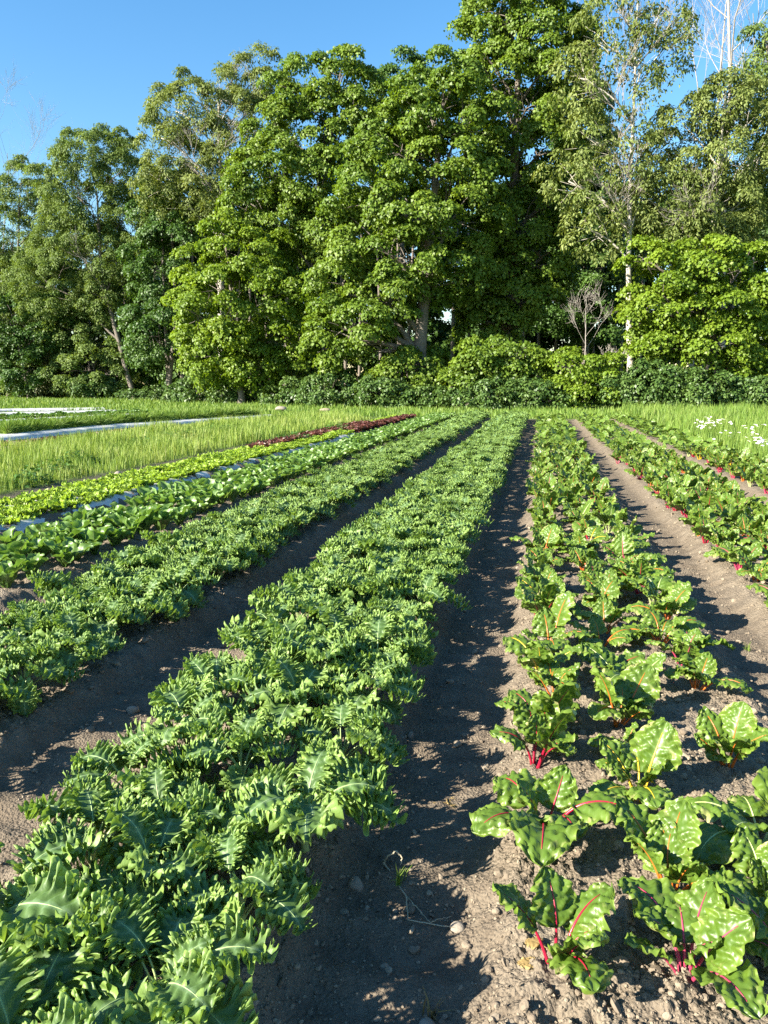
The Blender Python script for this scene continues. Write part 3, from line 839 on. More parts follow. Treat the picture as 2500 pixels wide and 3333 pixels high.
def blade(rng, kind, nu, nv):
    """one leaf: (blade V, F, edge, vein), stalk (V, F). Root at the origin, growing up along +Z and arching towards +X"""
    U = np.linspace(0, 1, nu)
    if kind == 'kale':
        pet, L, W = rng.uniform(.12, .17), rng.uniform(.19, .24), rng.uniform(.070, .088)
        th0, th1 = rng.uniform(70, 86), rng.uniform(-75, -12)
        prof = np.clip(np.sin(np.pi * np.clip(U, 0, 1) ** 0.72), 0, 1) ** 0.55 * (0.55 + 0.45 * sstep(0, .45, U)) + 0.05
        prof *= 1 + 0.16 * np.sin(2 * np.pi * 4.5 * U + rng.uniform(0, 6))
    elif kind == 'chard':
        pet, L, W = rng.uniform(.09, .15), rng.uniform(.155, .20), rng.uniform(.072, .092)
        th0, th1 = rng.uniform(76, 90), rng.uniform(-45, 60)
        prof = np.clip(np.sin(np.pi * U ** 0.66), 0, 1) ** 0.5 * (1.02 - 0.08 * U) + 0.01
    elif kind == 'romaine':
        pet, L, W = .02, rng.uniform(.19, .24), rng.uniform(.046, .058)
        th0, th1 = rng.uniform(74, 88), rng.uniform(10, 55)
        prof = np.clip(np.sin(np.pi * U ** 1.25), 0, 1) ** 0.6 * (0.35 + 0.65 * sstep(0, .6, U)) + 0.10 * (1 - U)
    else:
        pet, L, W = .01, rng.uniform(.10, .14), rng.uniform(.055, .072)
        th0, th1 = rng.uniform(45, 80), rng.uniform(-15, 45)
        prof = np.clip(np.sin(np.pi * U ** 1.15), 0, 1) ** 0.5 * (0.4 + 0.6 * sstep(0, .6, U)) + 0.08 * (1 - U)
    ns = 24
    s = np.linspace(0, 1, ns + nu)
    tot = pet + L
    th = np.radians(th0 + (th1 - th0) * s ** 1.5)
    x = np.concatenate([[0], np.cumsum(np.cos(th[:-1]) * tot / (len(s) - 1))])
    z = np.concatenate([[0], np.cumsum(np.sin(th[:-1]) * tot / (len(s) - 1))])
    sp = pet / tot
    su = sp + (1 - sp) * U
    cx_, cz_, ct = np.interp(su, s, x), np.interp(su, s, z), np.interp(su, s, th)
    tx, tzz = np.cos(ct), np.sin(ct)
    nx, nz = -np.sin(ct), np.cos(ct)
    h = np.linspace(-1, 1, nv)
    if kind == 'kale':
        h = np.sign(h) * np.abs(h) ** 0.8
    v, u = np.meshgrid(h, U)
    a = np.abs(v)
    w = prof[:, None] * W
    y = v * w
    n = np.zeros_like(u)
    du = np.zeros_like(u)
    sg = (v > 0) * 1.0
    ph = rng.uniform(0, 6.28, 12)
    tau = 2 * np.pi
    veinphase = u * 5.5 - a * 1.3
    fr = veinphase - np.floor(veinphase)
    vein = np.exp(-((a / 0.07) ** 2)) + 0.8 * np.exp(-((np.minimum(fr, 1 - fr) / 0.07) ** 2)) * (1 - a) * sstep(0.02, 0.1, a)
    edge = a ** 3
    if kind == 'kale':
        A = sstep(0.30, 1.0, a)
        A2 = sstep(0.45, 1.0, a)
        A3 = sstep(0.6, 1.0, a)
        p2 = 1.6 * np.sin(tau * 2.3 * u + ph[0] + sg * 2)
        q1, q2 = tau * 17 * u + ph[2] + sg * 2.1 + p2, tau * 41 * u + ph[3] + sg + 2.2 * p2
        n += A * 0.020 * np.sin(tau * 6.5 * u + ph[1] + sg * 1.3)
        n += A2 * 0.012 * np.sin(q1) + A3 * 0.0105 * np.sin(q2) + A3 ** 2 * 0.004 * np.sin(tau * 71 * u + ph[6])
        du += A2 * 0.005 * np.cos(q1 + 0.6) + A3 * 0.0065 * np.cos(q2 + 0.8)
        y += np.sign(v) * (A2 * 0.007 * np.sin(tau * 9 * u + ph[4] + sg) + A3 * 0.007 * np.sin(q2 * 0.63 + ph[5]) + A3 * 0.004 * np.cos(q1))
        n += -0.25 * w * a ** 2 * 0.8 + 0.02 * A
        n += 0.004 * np.sin(tau * fr) * (1 - a) * sstep(.05, .2, a)
        edge = np.clip(A2 * 0.8 + 0.2 * A, 0, 1)
    elif kind == 'chard':
        bul = np.sin(np.pi * fr) ** 0.8
        n += 0.010 * bul * sstep(0.05, 0.3, a) * (1 - 0.5 * a) + 0.0025 * np.sin(tau * (1.3 * u * 5.5 + 2.1 * v) + ph[5]) * sstep(.1, .3, a)
        n += 0.006 * np.sin(tau * (3.2 * u + 1.9 * v) + ph[0]) * sstep(.1, .5, a) + 0.004 * np.sin(tau * (6.3 * u - 3.6 * v) + ph[1]) * a
        n += a ** 2 * (0.009 * np.sin(tau * 2.2 * u + ph[2] + sg * 2) + 0.0035 * np.sin(tau * 6.5 * u + ph[3] + sg))
        n += rng.uniform(-.35, .25) * w * a ** 1.7
        y += v * 0.04 * w * np.sin(tau * 5.5 * u + ph[4])
    elif kind == 'romaine':
        n += w * 0.55 * a ** 1.8 + a ** 2 * 0.010 * np.sin(tau * 3.2 * u + ph[0] + sg * 2)
        n += 0.004 * np.sin(np.pi * fr) * sstep(.1, .4, a)
    else:
        A = sstep(0.35, 1.0, a) * sstep(0.15, .5, u)
        n += w * 0.35 * a ** 2 + A * (0.016 * np.sin(tau * 4 * u + ph[0] + sg * 2) + 0.010 * np.sin(tau * 9 * u + ph[1] + sg))
        y += np.sign(v) * A * 0.008 * np.sin(tau * 7 * u + ph[2])
        n += 0.012 * sstep(.75, 1, u) * np.sin(tau * 2.5 * v + ph[3])
    X = cx_[:, None] + nx[:, None] * n + tx[:, None] * du
    Z = cz_[:, None] + nz[:, None] * n + tzz[:, None] * du
    V = np.stack([X, y, Z], -1).reshape(-1, 3)
    i, j = np.meshgrid(np.arange(nu - 1), np.arange(nv - 1), indexing='ij')
    F = np.stack([i * nv + j, (i + 1) * nv + j, (i + 1) * nv + j + 1, i * nv + j + 1], -1).reshape(-1, 4)
    # stalk and midrib
    q = np.linspace(0, 0.92 if kind != 'chard' else 0.86, 14)
    r0 = {'kale': .0048, 'chard': .0066, 'romaine': .006, 'lettuce': .004}[kind]
    rr = r0 * (1 - q / q[-1] * 0.85)
    off = np.where(q > sp, 0.0 if kind != 'chard' else 0.0008, 0)
    qx, qz, qt = np.interp(q, s, x), np.interp(q, s, z), np.interp(q, s, th)
    SP = np.stack([qx - np.sin(qt) * off, 0 * q, qz + np.cos(qt) * off], 1)
    return (V, F, np.clip(edge, 0, 1).ravel(), np.clip(vein, 0, 1).ravel()), tube(SP, rr, 6)

def rot_m(az, tilt, sc, loc=(0, 0, 0), roll=0.0):
    return Matrix.Translation(loc) @ Euler((roll, tilt, az), 'XYZ').to_matrix().to_4x4() @ Matrix.Scale(sc, 4)
def xf(V, m):
    m = np.array(m)
    return V @ m[:3, :3].T + m[:3, 3]

PLANT = {  # leaves per plant, stem height, stem radius, tilt range of inner to outer leaves (degrees), scale inner to outer
    'kale': (12, 0.09, 0.012, (-12, 20), (0.62, 1.0)),
    'chard': (7, 0.0, 0.0, (-8, 18), (0.62, 1.08)),
    'romaine': (12, 0.0, 0.0, (-4, 24), (0.75, 1.05)),
    'lettuce': (16, 0.0, 0.0, (-15, 38), (0.55, 1.10)),
}
RING = {'kale': 0.004, 'chard': 0.014, 'romaine': 0.012, 'lettuce': 0.01}
def layout(kind, rng):
    n, sh, sr, (t0, t1), (s0, s1) = PLANT[kind]
    n = int(n + rng.integers(-1, 2))
    out = []
    a0 = rng.uniform(0, 6.28)
    for k in range(n):
        f = (k + 0.5) / n            # 0 inner ... 1 outer
        tilt = R(t0 + (t1 - t0) * f + rng.normal(0, 6))
        sc = (s0 + (s1 - s0) * f ** 0.7) * rng.uniform(0.88, 1.12)
        if kind == 'kale' and f > 0.85:
            sc *= 0.75
        out.append((a0 + k * 2.39996 + rng.normal(0, .2), tilt, sc, sh * (1 - 0.75 * f), rng.normal(0, 0.14), int(rng.integers(0, 99))))
    return out

LIB = {}
def lib(kind, lod, count, nu, nv, seed):
    rng = np.random.default_rng(seed)
    LIB[kind, lod] = [blade(rng, kind, nu, nv) for _ in range(count)]
lib('kale', 0, 8, 230, 25, 201)
lib('kale', 1, 6, 120, 15, 202)
lib('kale', 2, 5, 26, 9, 203)
lib('chard', 0, 8, 44, 21, 204)
lib('chard', 1, 6, 24, 13, 205)
lib('chard', 2, 5, 10, 7, 206)
lib('romaine', 0, 6, 26, 11, 207)
lib('romaine', 1, 5, 13, 7, 208)
lib('lettuce', 0, 6, 26, 13, 209)
lib('lettuce', 1, 5, 14, 9, 210)

MATS = {'kale': ('kale', 'kale_stalk'), 'chard': ('chard', 'red'), 'romaine': ('romaine', 'romaine'), 'lettuce': ('lettuce', 'lettuce'), 'red_lettuce': ('red_lettuce', 'red_lettuce'), 'brassica': ('brassica', 'kale_stalk')}
_leafcache = {}
def leaf_meshes(kind, i):
    if (kind, i) not in _leafcache:
        (V, F, e, v), (sv, sf) = LIB[kind, 0][i]
        _leafcache[kind, i] = (mesh('leaf', V, [F], [M[MATS[kind][0]]], True, {'edge': e, 'vein': v}), mesh('stalk', sv, sf, [M[MATS[kind][1]]]))
    return _leafcache[kind, i]

def stem_mesh(kind, rng):
    h, r = PLANT[kind][1], PLANT[kind][2]
    P = np.stack([np.linspace(0, .006, 5), np.linspace(0, -.004, 5), np.linspace(-0.03, h + .02, 5)], 1)
    return mesh('stem', *tube(P, np.linspace(r * 1.15, r * 0.7, 5), 8), [M['kale_stalk']])

def merged(kind, lod, rng, acc, base=None, mats=None, stalk=True, leafkind=None):
    """adds a whole plant to acc"""
    leaves = LIB[kind, lod]
    B = base if base is not None else Matrix.Identity(4)
    for az, tilt, sc, zz, roll, pick in layout(kind, rng):
        (V, F, e, v), (sv, sf) = leaves[pick % len(leaves)]
        m = B @ rot_m(az, tilt, sc, (RING[kind] * math.cos(az), RING[kind] * math.sin(az), zz), roll)
        acc.add(xf(V, m), [F], 0, edge=e, vein=v)
        if stalk:
            acc.add(xf(sv, m), sf, 1)
    if PLANT[kind][1] and stalk:
        h, r = PLANT[kind][1], PLANT[kind][2]
        sv, sf = tube(np.array([[0, 0, -.03], [0.003, 0, h * .5], [0, 0.003, h + .02]]), [r * 1.1, r * .9, r * .6], 6)
        acc.add(xf(sv, B), sf, 1)

ONES = "zeroth first second third fourth fifth sixth seventh eighth ninth tenth eleventh twelfth thirteenth fourteenth fifteenth sixteenth seventeenth eighteenth nineteenth".split()
TENS = "x x twenty thirty forty fifty sixty seventy eighty ninety".split()
def ordinal(n):
    if n < 20:
        return ONES[n]
    if n >= 100:
        return "hundred-and-" + ordinal(n - 100) if n > 100 else "hundredth"
    t, o = divmod(n, 10)
    return TENS[t] + "-" + ONES[o] if o else TENS[t][:-1] + "ieth"

def near_plant(kind, name, x, y, rng, sc=1.0, stalk=None, rz=None, tilt=(0, 0)):
    """a plant whose leaves and stalks are parts of their own"""
    root = obj(name, None, loc=(x, y, tz(x, y) - 0.005), rot=(tilt[0], tilt[1], rng.uniform(0, 6.28) if rz is None else rz), scale=sc)
    if PLANT[kind][1]:
        if kind not in _stems:
            _stems[kind] = stem_mesh(kind, rng)
        obj('stem', _stems[kind], root)
    nl = len(LIB[kind, 0])
    for az, tl, s, zz, roll, pick in layout(kind, rng):
        lm, sm = leaf_meshes(kind, pick % nl)
        o = obj('leaf', lm, root, (RING[kind] * math.cos(az), RING[kind] * math.sin(az), zz), (roll, tl, az), s)
        k = obj('stalk', sm, o)
        if stalk:
            k.material_slots[0].link = 'OBJECT'
            k.material_slots[0].material = STALK[stalk]
    return root
_stems = {}

_mid = {}
def mid_plant(kind, name, x, y, rng, sc=1.0, variants=5, lod=1, stalk=None, mats=None, parts=True):
    """a plant further off: foliage (and stalks) shared between copies"""
    key = (kind, name)
    if key not in _mid:
        L = []
        for q in range(variants):
            r2 = np.random.default_rng(900 + q)
            acc = Acc()
            merged(kind, lod, r2, acc, stalk=False)
            fo = acc.build('foliage', [M[(mats or MATS[kind])[0]]])
            a2 = Acc()
            r2 = np.random.default_rng(900 + q)
            for az, tilt, s, zz, roll, pick in layout(kind, r2):
                sv, sf = LIB[kind, lod][pick % len(LIB[kind, lod])][1]
                a2.add(xf(sv, rot_m(az, tilt, s, (RING[kind] * math.cos(az), RING[kind] * math.sin(az), zz), roll)), sf)
            if PLANT[kind][1]:
                h, r = PLANT[kind][1], PLANT[kind][2]
                a2.add(*tube(np.array([[0, 0, -.03], [0.003, 0, h * .5], [0, 0.003, h + .02]]), [r * 1.1, r * .9, r * .6], 6))
            L.append((fo, a2.build('stem', [M[(mats or MATS[kind])[1]]])))
        _mid[key] = L
    fo, st = _mid[key][rng.integers(0, variants)]
    loc, rot = (x, y, tz(x, y) - 0.005), (rng.normal(0, .06), rng.normal(0, .06), rng.uniform(0, 6.28))
    if not parts:
        return obj(name, fo, None, loc, rot, sc)
    root = obj(name, None, None, loc, rot, sc)
    obj('foliage', fo, root)
    s = obj('stem', st, root)
    if stalk:
        s.material_slots[0].link = 'OBJECT'
        s.material_slots[0].material = STALK[stalk]
    return root

def far_stuff(kind, name, label, pts, seed, lod=2, sc=1.0, mats=None):
    rng = np.random.default_rng(seed)
    acc = Acc()
    for x, y in pts:
        merged(kind, lod, rng, acc, Matrix.Translation((x, y, tz(x, y))) @ Matrix.Rotation(rng.uniform(0, 6.28), 4, 'Z') @ Matrix.Scale(sc * rng.uniform(.85, 1.15), 4), stalk=False)
    o = obj(name, acc.build(name, [M[(mats or MATS[kind])[0]]]))
    tag(o, label, None, None, 'stuff')

def line_pts(x, y0, y1, step, rng, jx=0.03, jy=0.05, drift=None):
    out, y = [], y0 + rng.uniform(0, step)
    while y < y1:
        out.append((x + rng.normal(0, jx) + (drift(y) if drift else 0), y + rng.normal(0, jy)))
        y += step * rng.uniform(0.92, 1.08)
    return out

def seen(x, y, z=0.2, m=0.06):
    return in_frame(x, y, z, m) or in_frame(x, y, 0.0, m) or in_frame(x, y, z + 0.12, m)

# kale: two beds of three lines
def kale():
    rng = np.random.default_rng(31)
    plants = []
    for bed, lines, y0 in (('bed beside the chard', ((-0.73, 'path-edge'), (-1.05, 'middle'), (-1.40, 'outer')), 1.0),
                           ('bed beside the romaine', ((-2.38, 'path-edge'), (-2.66, 'middle'), (-2.93, 'outer')), 1.9)):
        for q, (x, ln) in enumerate(lines):
            k = 0
            pts = line_pts(x, y0 + (0.0, 0.2, 0.05)[q], 34.2, 0.37, rng, 0.025, 0.04, (lambda y, q=q: 0.10 * q / 2 * math.exp(-((y - 1) / 2.5) ** 2)) if x > -2 else None)
            if x > -2 and q == 0:
                pts = [(-0.78, 1.34), (-0.75, 1.73), (-0.69, 2.11), (-0.71, 2.63)] + [p for p in pts if p[1] > 2.9]
            if x > -2 and q == 1:
                pts = [(-0.98, 1.12), (-1.10, 1.38), (-1.03, 1.72), (-1.12, 2.03), (-1.01, 2.37)] + [p for p in pts if p[1] > 2.65]
            for (px, py) in pts:
                if not seen(px, py, .2, .16):
                    continue
                k += 1
                plants.append((math.hypot(px, py), px, py, f"{ordinal(k)} frilly kale from the near end, {ln} line of the {bed}"))
    plants.sort()
    for i, (d, x, y, label) in enumerate(plants[:300]):
        sc = rng.uniform(0.86, 1.12) * (1.02 + 0.04 * min(1, max(0, d - 2) / 6))
        o = near_plant('kale', 'kale_plant', x, y, rng, sc, tilt=(rng.normal(0, .07), rng.normal(0, .07))) if i < 70 else mid_plant('kale', 'kale_plant', x, y, rng, sc, lod=0 if i < 10 else 1)
        tag(o, label, 'kale', 'kale plants in the two kale beds')
    far_stuff('kale', 'distant_kale', 'far ends of the two kale beds', [(x, y) for _, x, y, _ in plants[300:]], 41, 2, 1.1)
kale()

# rainbow chard: three beds of three lines
def chard():
    rng = np.random.default_rng(32)
    cols = ['red', 'red', 'red', 'pink', 'orange', 'orange', 'yellow', 'pale', 'pink']
    first = {0: [(0.09, 1.76, 'red', 1.0), (0.06, 2.37, 'red', 1.15), (0.03, 2.85, 'red', 1.0), (0.05, 3.10, 'red', 1.05)],
             1: [(0.41, 1.80, 'pink', 0.95), (0.42, 2.10, 'orange', 1.05), (0.40, 2.66, 'yellow', 0.95), (0.40, 3.00, 'orange', 0.7), (0.39, 3.28, 'orange', 1.0)],
             2: [(0.70, 1.88, 'pink', 1.0), (0.68, 2.12, 'pale', 0.85), (0.76, 2.45, 'pale', 1.1), (0.77, 2.97, 'orange', 0.9), (0.80, 3.75, 'orange', 1.0)]}
    plants = []
    beds = (('beside the kale', ((0.08, 'path-edge'), (0.42, 'middle'), (0.78, 'outer')), 3.45, 0.36),
            ('of the middle bed', ((1.66, 'path-edge'), (2.02, 'middle'), (2.38, 'outer')), 3.9, 0.34),
            ('along the meadow', ((3.12, 'path-edge'), (3.48, 'middle'), (3.84, 'meadow-edge')), 6.0, 0.36))
    for b, (bed, lines, y0, step) in enumerate(beds):
        for q, (x, ln) in enumerate(lines):
            pts = [(px, py, None, rng.uniform(.85, 1.15)) for px, py in line_pts(x, y0, 34.2, step, rng, 0.045, 0.05)]
            if b == 0:
                pts = first[q] + [p for p in pts if p[1] > first[q][-1][1] + 0.3]
            k = 0
            for px, py, c, s in pts:
                if not seen(px, py, .2, 0.12):
                    continue
                k += 1
                c = c or cols[rng.integers(len(cols))]
                nm = {'pale': 'pale-stalked'}.get(c, c + '-stalked')
                plants.append((math.hypot(px, py), px, py, c, s, f"{nm} chard, {ordinal(k)} from the near end in the {ln} line {bed}"))
    plants.sort()
    for i, (d, x, y, c, s, label) in enumerate(plants[:300]):
        o = near_plant('chard', 'chard_plant', x, y, rng, s, c, tilt=(rng.normal(0, .08), rng.normal(0, .08))) if i < 64 else mid_plant('chard', 'chard_plant', x, y, rng, s, lod=1, stalk=c)
        tag(o, label, 'chard', 'chard plants in the three chard beds')
    far_stuff('chard', 'distant_chard', 'far ends of the three chard beds', [(p[1], p[2]) for p in plants[300:]], 42, 2, 1.0)
chard()

# romaine: three lines
def romaine():
    rng = np.random.default_rng(33)
    plants = []
    for x, ln in ((-3.82, 'kale-side'), (-4.14, 'middle'), (-4.46, 'lettuce-side')):
        k = 0
        for px, py in line_pts(x, 4.6, 34, 0.30, rng, .03, .04):
            if seen(px, py, .2):
                k += 1
                plants.append((math.hypot(px, py), px, py, f"upright romaine head, {ordinal(k)} from the near end in the {ln} line of its bed"))
    plants.sort()
    for i, (d, x, y, label) in enumerate(plants[:300]):
        sc = rng.uniform(1.0, 1.3)
        o = near_plant('romaine', 'romaine_lettuce', x, y, rng, sc) if i < 30 else mid_plant('romaine', 'romaine_lettuce', x, y, rng, sc, parts=False)
        tag(o, label, 'romaine', 'romaine heads in one bed')
romaine()

# loose lettuce over white plastic: green nearer, red and a last green stretch further on
def lettuce():
    rng = np.random.default_rng(34)
    nx, ny = 26, 420
    g, red, end = [], [], []
    for x, ln in ((-5.62, 'romaine-side'), (-5.90, 'second'), (-6.18, 'third'), (-6.46, 'grass-side')):
        kg = kr = ke = 0
        for px, py in line_pts(x, 5.6, 34, 0.27, rng, .025, .03):
            if not seen(px, py, .1):
                continue
            far_side = x < -6.0
            y_red = 16.2 if far_side else 22.4
            if py < y_red:
                kg += 1
                g.append((px, py, f"bright green lettuce, {ordinal(kg)} from the near end in the {ln} line on plastic"))
            elif py < 27.5 or not far_side:
                kr += 1
                red.append((px, py, f"red lettuce, {ordinal(kr)} of the red stretch in the {ln} line of the lettuce bed"))
            else:
                ke += 1
                end.append((px, py, f"far green lettuce beyond the red ones, {ordinal(ke)} of its {ln} line"))
    for i, (x, y, label) in enumerate(sorted(g, key=lambda p: p[0] ** 2 + p[1] ** 2)):
        sc = rng.uniform(.9, 1.25)
        if rng.uniform() < 0.04:
            continue
        o = near_plant('lettuce', 'green_lettuce', x, y, rng, sc) if i < 24 else mid_plant('lettuce', 'green_lettuce', x, y, rng, sc, parts=False)
        tag(o, label, 'lettuce', 'green lettuces in the plastic-covered bed')
    for x, y, label in end:
        tag(mid_plant('lettuce', 'green_lettuce', x, y, rng, rng.uniform(.9, 1.2), parts=False), label, 'lettuce', 'green lettuces in the plastic-covered bed')
    for x, y, label in red:
        tag(mid_plant('lettuce', 'red_lettuce', x, y, rng, rng.uniform(1.25, 1.6), parts=False, mats=MATS['red_lettuce']), label, 'lettuce', 'red lettuces')
lettuce()

# white plastic mulch
def plastic_mat():
    m, nt, bs, out = new_mat('white_plastic')
    c = ramp(nt, noise_(nt, 3.0, 4), [(0.35, (0.36, 0.36, 0.34)), (0.6, (0.55, 0.55, 0.53))])
    nt.links.new(c, bs.inputs['Base Color'])
    bs.inputs['Roughness'].default_value = 0.45
    bump(nt, noise_(nt, 22.0, 3), 0.4, 0.01, bs)
    return m
M['plastic'] = plastic_mat()
def mulch(label, line, wl, wr, seed, lift=0.05, loft=0.10, name='mulch_sheet'):
    """a sheet along line (x, y points), wl to the left and wr to the right, edges tucked into the soil"""
    rng = np.random.default_rng(seed)
    line = np.array(line, float)
    s = np.concatenate([[0], np.cumsum(np.linalg.norm(np.diff(line, axis=0), axis=1))])
    q = np.arange(0, s[-1], 0.12)
    C = np.stack([np.interp(q, s, line[:, 0]), np.interp(q, s, line[:, 1])], 1)
    T = norm(np.gradient(C, axis=0))
    N = np.stack([T[:, 1], -T[:, 0]], 1)
    e = np.linspace(-1, 1, 15)
    off = np.where(e < 0, e * wl, e * wr)[None, :] + 0.05 * noise2(q[:, None] * 1.3 + 0 * e, 3 + 0 * q[:, None] + np.sign(e), seed) * (np.abs(e) > 0.8)
    X, Y = C[:, :1] + N[:, :1] * off, C[:, 1:] + N[:, 1:] * off
    z0 = shape(X, Y)[0]
    Z = z0 + lift + loft * (1 - e[None, :] ** 4) + 0.02 * noise2(X * 6, Y * 3, seed + 1) - 0.03 * (np.abs(e) > 0.99)
    V = np.stack([X, Y, Z], -1).reshape(-1, 3)
    n = len(e)
    i, j = np.meshgrid(np.arange(len(q) - 1), np.arange(n - 1), indexing='ij')
    F = np.stack([i * n + j, i * n + j + 1, (i + 1) * n + j + 1, (i + 1) * n + j], -1).reshape(-1, 4)
    o = obj(name, mesh(name, V, [F], [M['plastic']]))
    tag(o, label, 'plastic mulch', 'white plastic mulch sheets')
mulch('white plastic mulch sheet under the bright green lettuces', [(-6.0, 5.2), (-6.0, 23.2)], 0.60, 0.64, 61, 0.004, 0.022)
F1 = [(-14.75, 12), (-14.7, 17.8), (-14.75, 24.5), (-13.2, 30.5), (-12.4, 33.6)]
mulch('narrow white plastic sheet under the feathery fennel, nearest the grass strip', F1, 0.9, 0.50, 62)
mulch('white plastic sheet beyond the fennel, with leafy young crop on both sides', [(-20.9, 24), (-20.9, 26.4), (-19.9, 31.9), (-18.5, 34.4)], 0.35, 0.45, 63)
mulch('broad white plastic sheet of the third plastic-covered bed', [(-26.6, 31), (-26.0, 33.6), (-22.8, 38.0)], 0.95, 0.8, 64)
mulch('farthest white plastic sheet, close to the wood', [(-31, 36), (-30, 38.6), (-26, 42)], 0.6, 0.6, 65)

# feathery fennel and young leafy crop in the beds beyond the grass strip
def thread_mesh(seed):
    rng = np.random.default_rng(seed)
    n = 380
    a = rng.uniform(0, 6.28, n)
    el = rng.uniform(0.25, 1.45, n)
    l = rng.uniform(.12, .42, n)
    P0 = np.stack([np.cos(a) * .02, np.sin(a) * .02, rng.uniform(0.02, .22, n)], 1)
    D = np.stack([np.cos(a) * np.cos(el), np.sin(a) * np.cos(el), np.sin(el)], 1)
    B = norm(np.cross(D, rng.normal(0, 1, (n, 3)))) * 0.006
    m = P0 + D * l[:, None] * .6
    t = P0 + D * l[:, None] + np.array([0, 0, -.04])
    V = np.stack([P0 - B * .5, P0 + B * .5, m + B, t, m - B], 1).reshape(-1, 3)
    i = np.arange(n)[:, None] * 5
    return mesh('fennel', V, [i + np.array([[0, 1, 2, 4]]), i + np.array([[4, 2, 3]])], [M['grass']])
def far_beds():
    rng = np.random.default_rng(36)
    fm = [thread_mesh(s) for s in (1, 2, 3)]
    ln = np.array(F1, float)
    k = 0
    for off, nm in ((-0.30, 'grass-side'), (-0.75, 'far-side')):
        k = 0
        for y in np.arange(14, 33.4, 0.36):
            x = np.interp(y, ln[:, 1], ln[:, 0]) + off + rng.normal(0, .05)
            if not seen(x, y, .3, 0.0):
                continue
            k += 1
            o = obj('fennel_plant', fm[rng.integers(3)], None, (x, y, tz(x, y)), (0, 0, rng.uniform(0, 6.28)), rng.uniform(.9, 1.3))
            tag(o, f"feathery fennel plant, {ordinal(k)} from the near end in the {nm} line on the plastic", 'fennel', 'fennel plants')
    for (a, b), nm, n in ((((-16.4, 20.5), (-15.2, 33)), 'first line beyond fennel', 40), (((-17.6, 22), (-16.3, 34)), 'second line beyond the fennel', 36), (((-19.4, 24), (-17.3, 35)), 'line before the second plastic sheet', 34),
                          (((-22.2, 28), (-19.8, 35.5)), 'line past the second plastic sheet', 30), (((-23.6, 29.5), (-21.0, 37)), 'line before the broad plastic sheet', 28)):
        k = 0
        for t in np.linspace(0, 1, n):
            x, y = a[0] + (b[0] - a[0]) * t + rng.normal(0, .08), a[1] + (b[1] - a[1]) * t
            if not seen(x, y, .2, 0.0):
                continue
            k += 1
            o = mid_plant('romaine', 'young_crop', x, y, rng, rng.uniform(.9, 1.3), parts=False, mats=MATS['brassica'])
            o.scale.x *= 1.25
            o.scale.y *= 1.25
            tag(o, f"young leafy crop plant, {ordinal(k)} from the near end, {nm}", 'crop plant', 'young crop plants beyond the grass strip')
    k = 0
    for y in np.arange(13.5, 24, 0.40):
        x = -13.05 + rng.normal(0, .05)
        if seen(x, y, .1, 0.0):
            k += 1
            o = mid_plant('lettuce', 'red_lettuce', x, y, rng, rng.uniform(1.1, 1.5), parts=False, mats=MATS['red_lettuce'])
            tag(o, f"dark red lettuce half hidden by the grass strip, {ordinal(k)} of its line before the fennel", 'lettuce', 'red lettuces')
far_beds()

# ox-eye daisies in the meadow
def daisies():
    rng = np.random.default_rng(37)
    M['petal'] = plain_mat('white_petals', (0.72, 0.72, 0.68), (0.82, 0.82, 0.80), 0.6)
    M['disc'] = plain_mat('yellow_disc', (0.60, 0.38, 0.02), (0.7, 0.48, 0.03), 0.7)
    acc = Acc()
    acc.add(*tube(np.array([[0, 0, 0], [.01, 0, .3], [0.02, .01, .62]]), [.003, .0025, .002], 4), mi=2)
    for q in range(16):
        a = q * 2 * np.pi / 16
        c, s = math.cos(a), math.sin(a)
        w = .008
        V = np.array([[.008 * c + w * .5 * s, .008 * s - w * .5 * c, 0], [.03 * c + w * s, .03 * s - w * c, .006], [.036 * c, .036 * s, .004], [.03 * c - w * s, .03 * s + w * c, .006], [.008 * c - w * .5 * s, .008 * s + w * .5 * c, 0]])
        acc.add(V + np.array([.02, .01, .62]), [np.array([[0, 1, 2], [0, 2, 3], [0, 3, 4]])], 0)
    u, f = lump(rng, 1, 0.02)
    acc.add(u * np.array([.011, .011, .006]) + np.array([.02, .01, .623]), [f], 1)
    me = acc.build('daisy', [M['petal'], M['disc'], M['grass']])
    spots = []
    for cx_, cy_, sx, sy, n in ((2320, 1362, 70, 14, 46), (2270, 1370, 40, 12, 12), (2440, 1375, 60, 18, 12), (2475, 1425, 26, 12, 26), (2390, 1400, 60, 20, 8)):
        for _ in range(n):
            spots.append((cx_ + rng.normal(0, sx * .5), cy_ + rng.normal(0, sy * .55)))
    for px, py in spots:
        if px > 2499:
            continue
        x, y = gp(px, py, 0.60)
        o = obj('daisy', me, None, (x, y, tz(x, y)), (rng.normal(.25, .2), rng.normal(0, .2), rng.uniform(-.6, .6)), rng.uniform(.75, 1.0))
        tag(o, 'white daisy standing in the tall meadow grass beyond the chard', 'daisy', 'daisies in the meadow')
daisies()

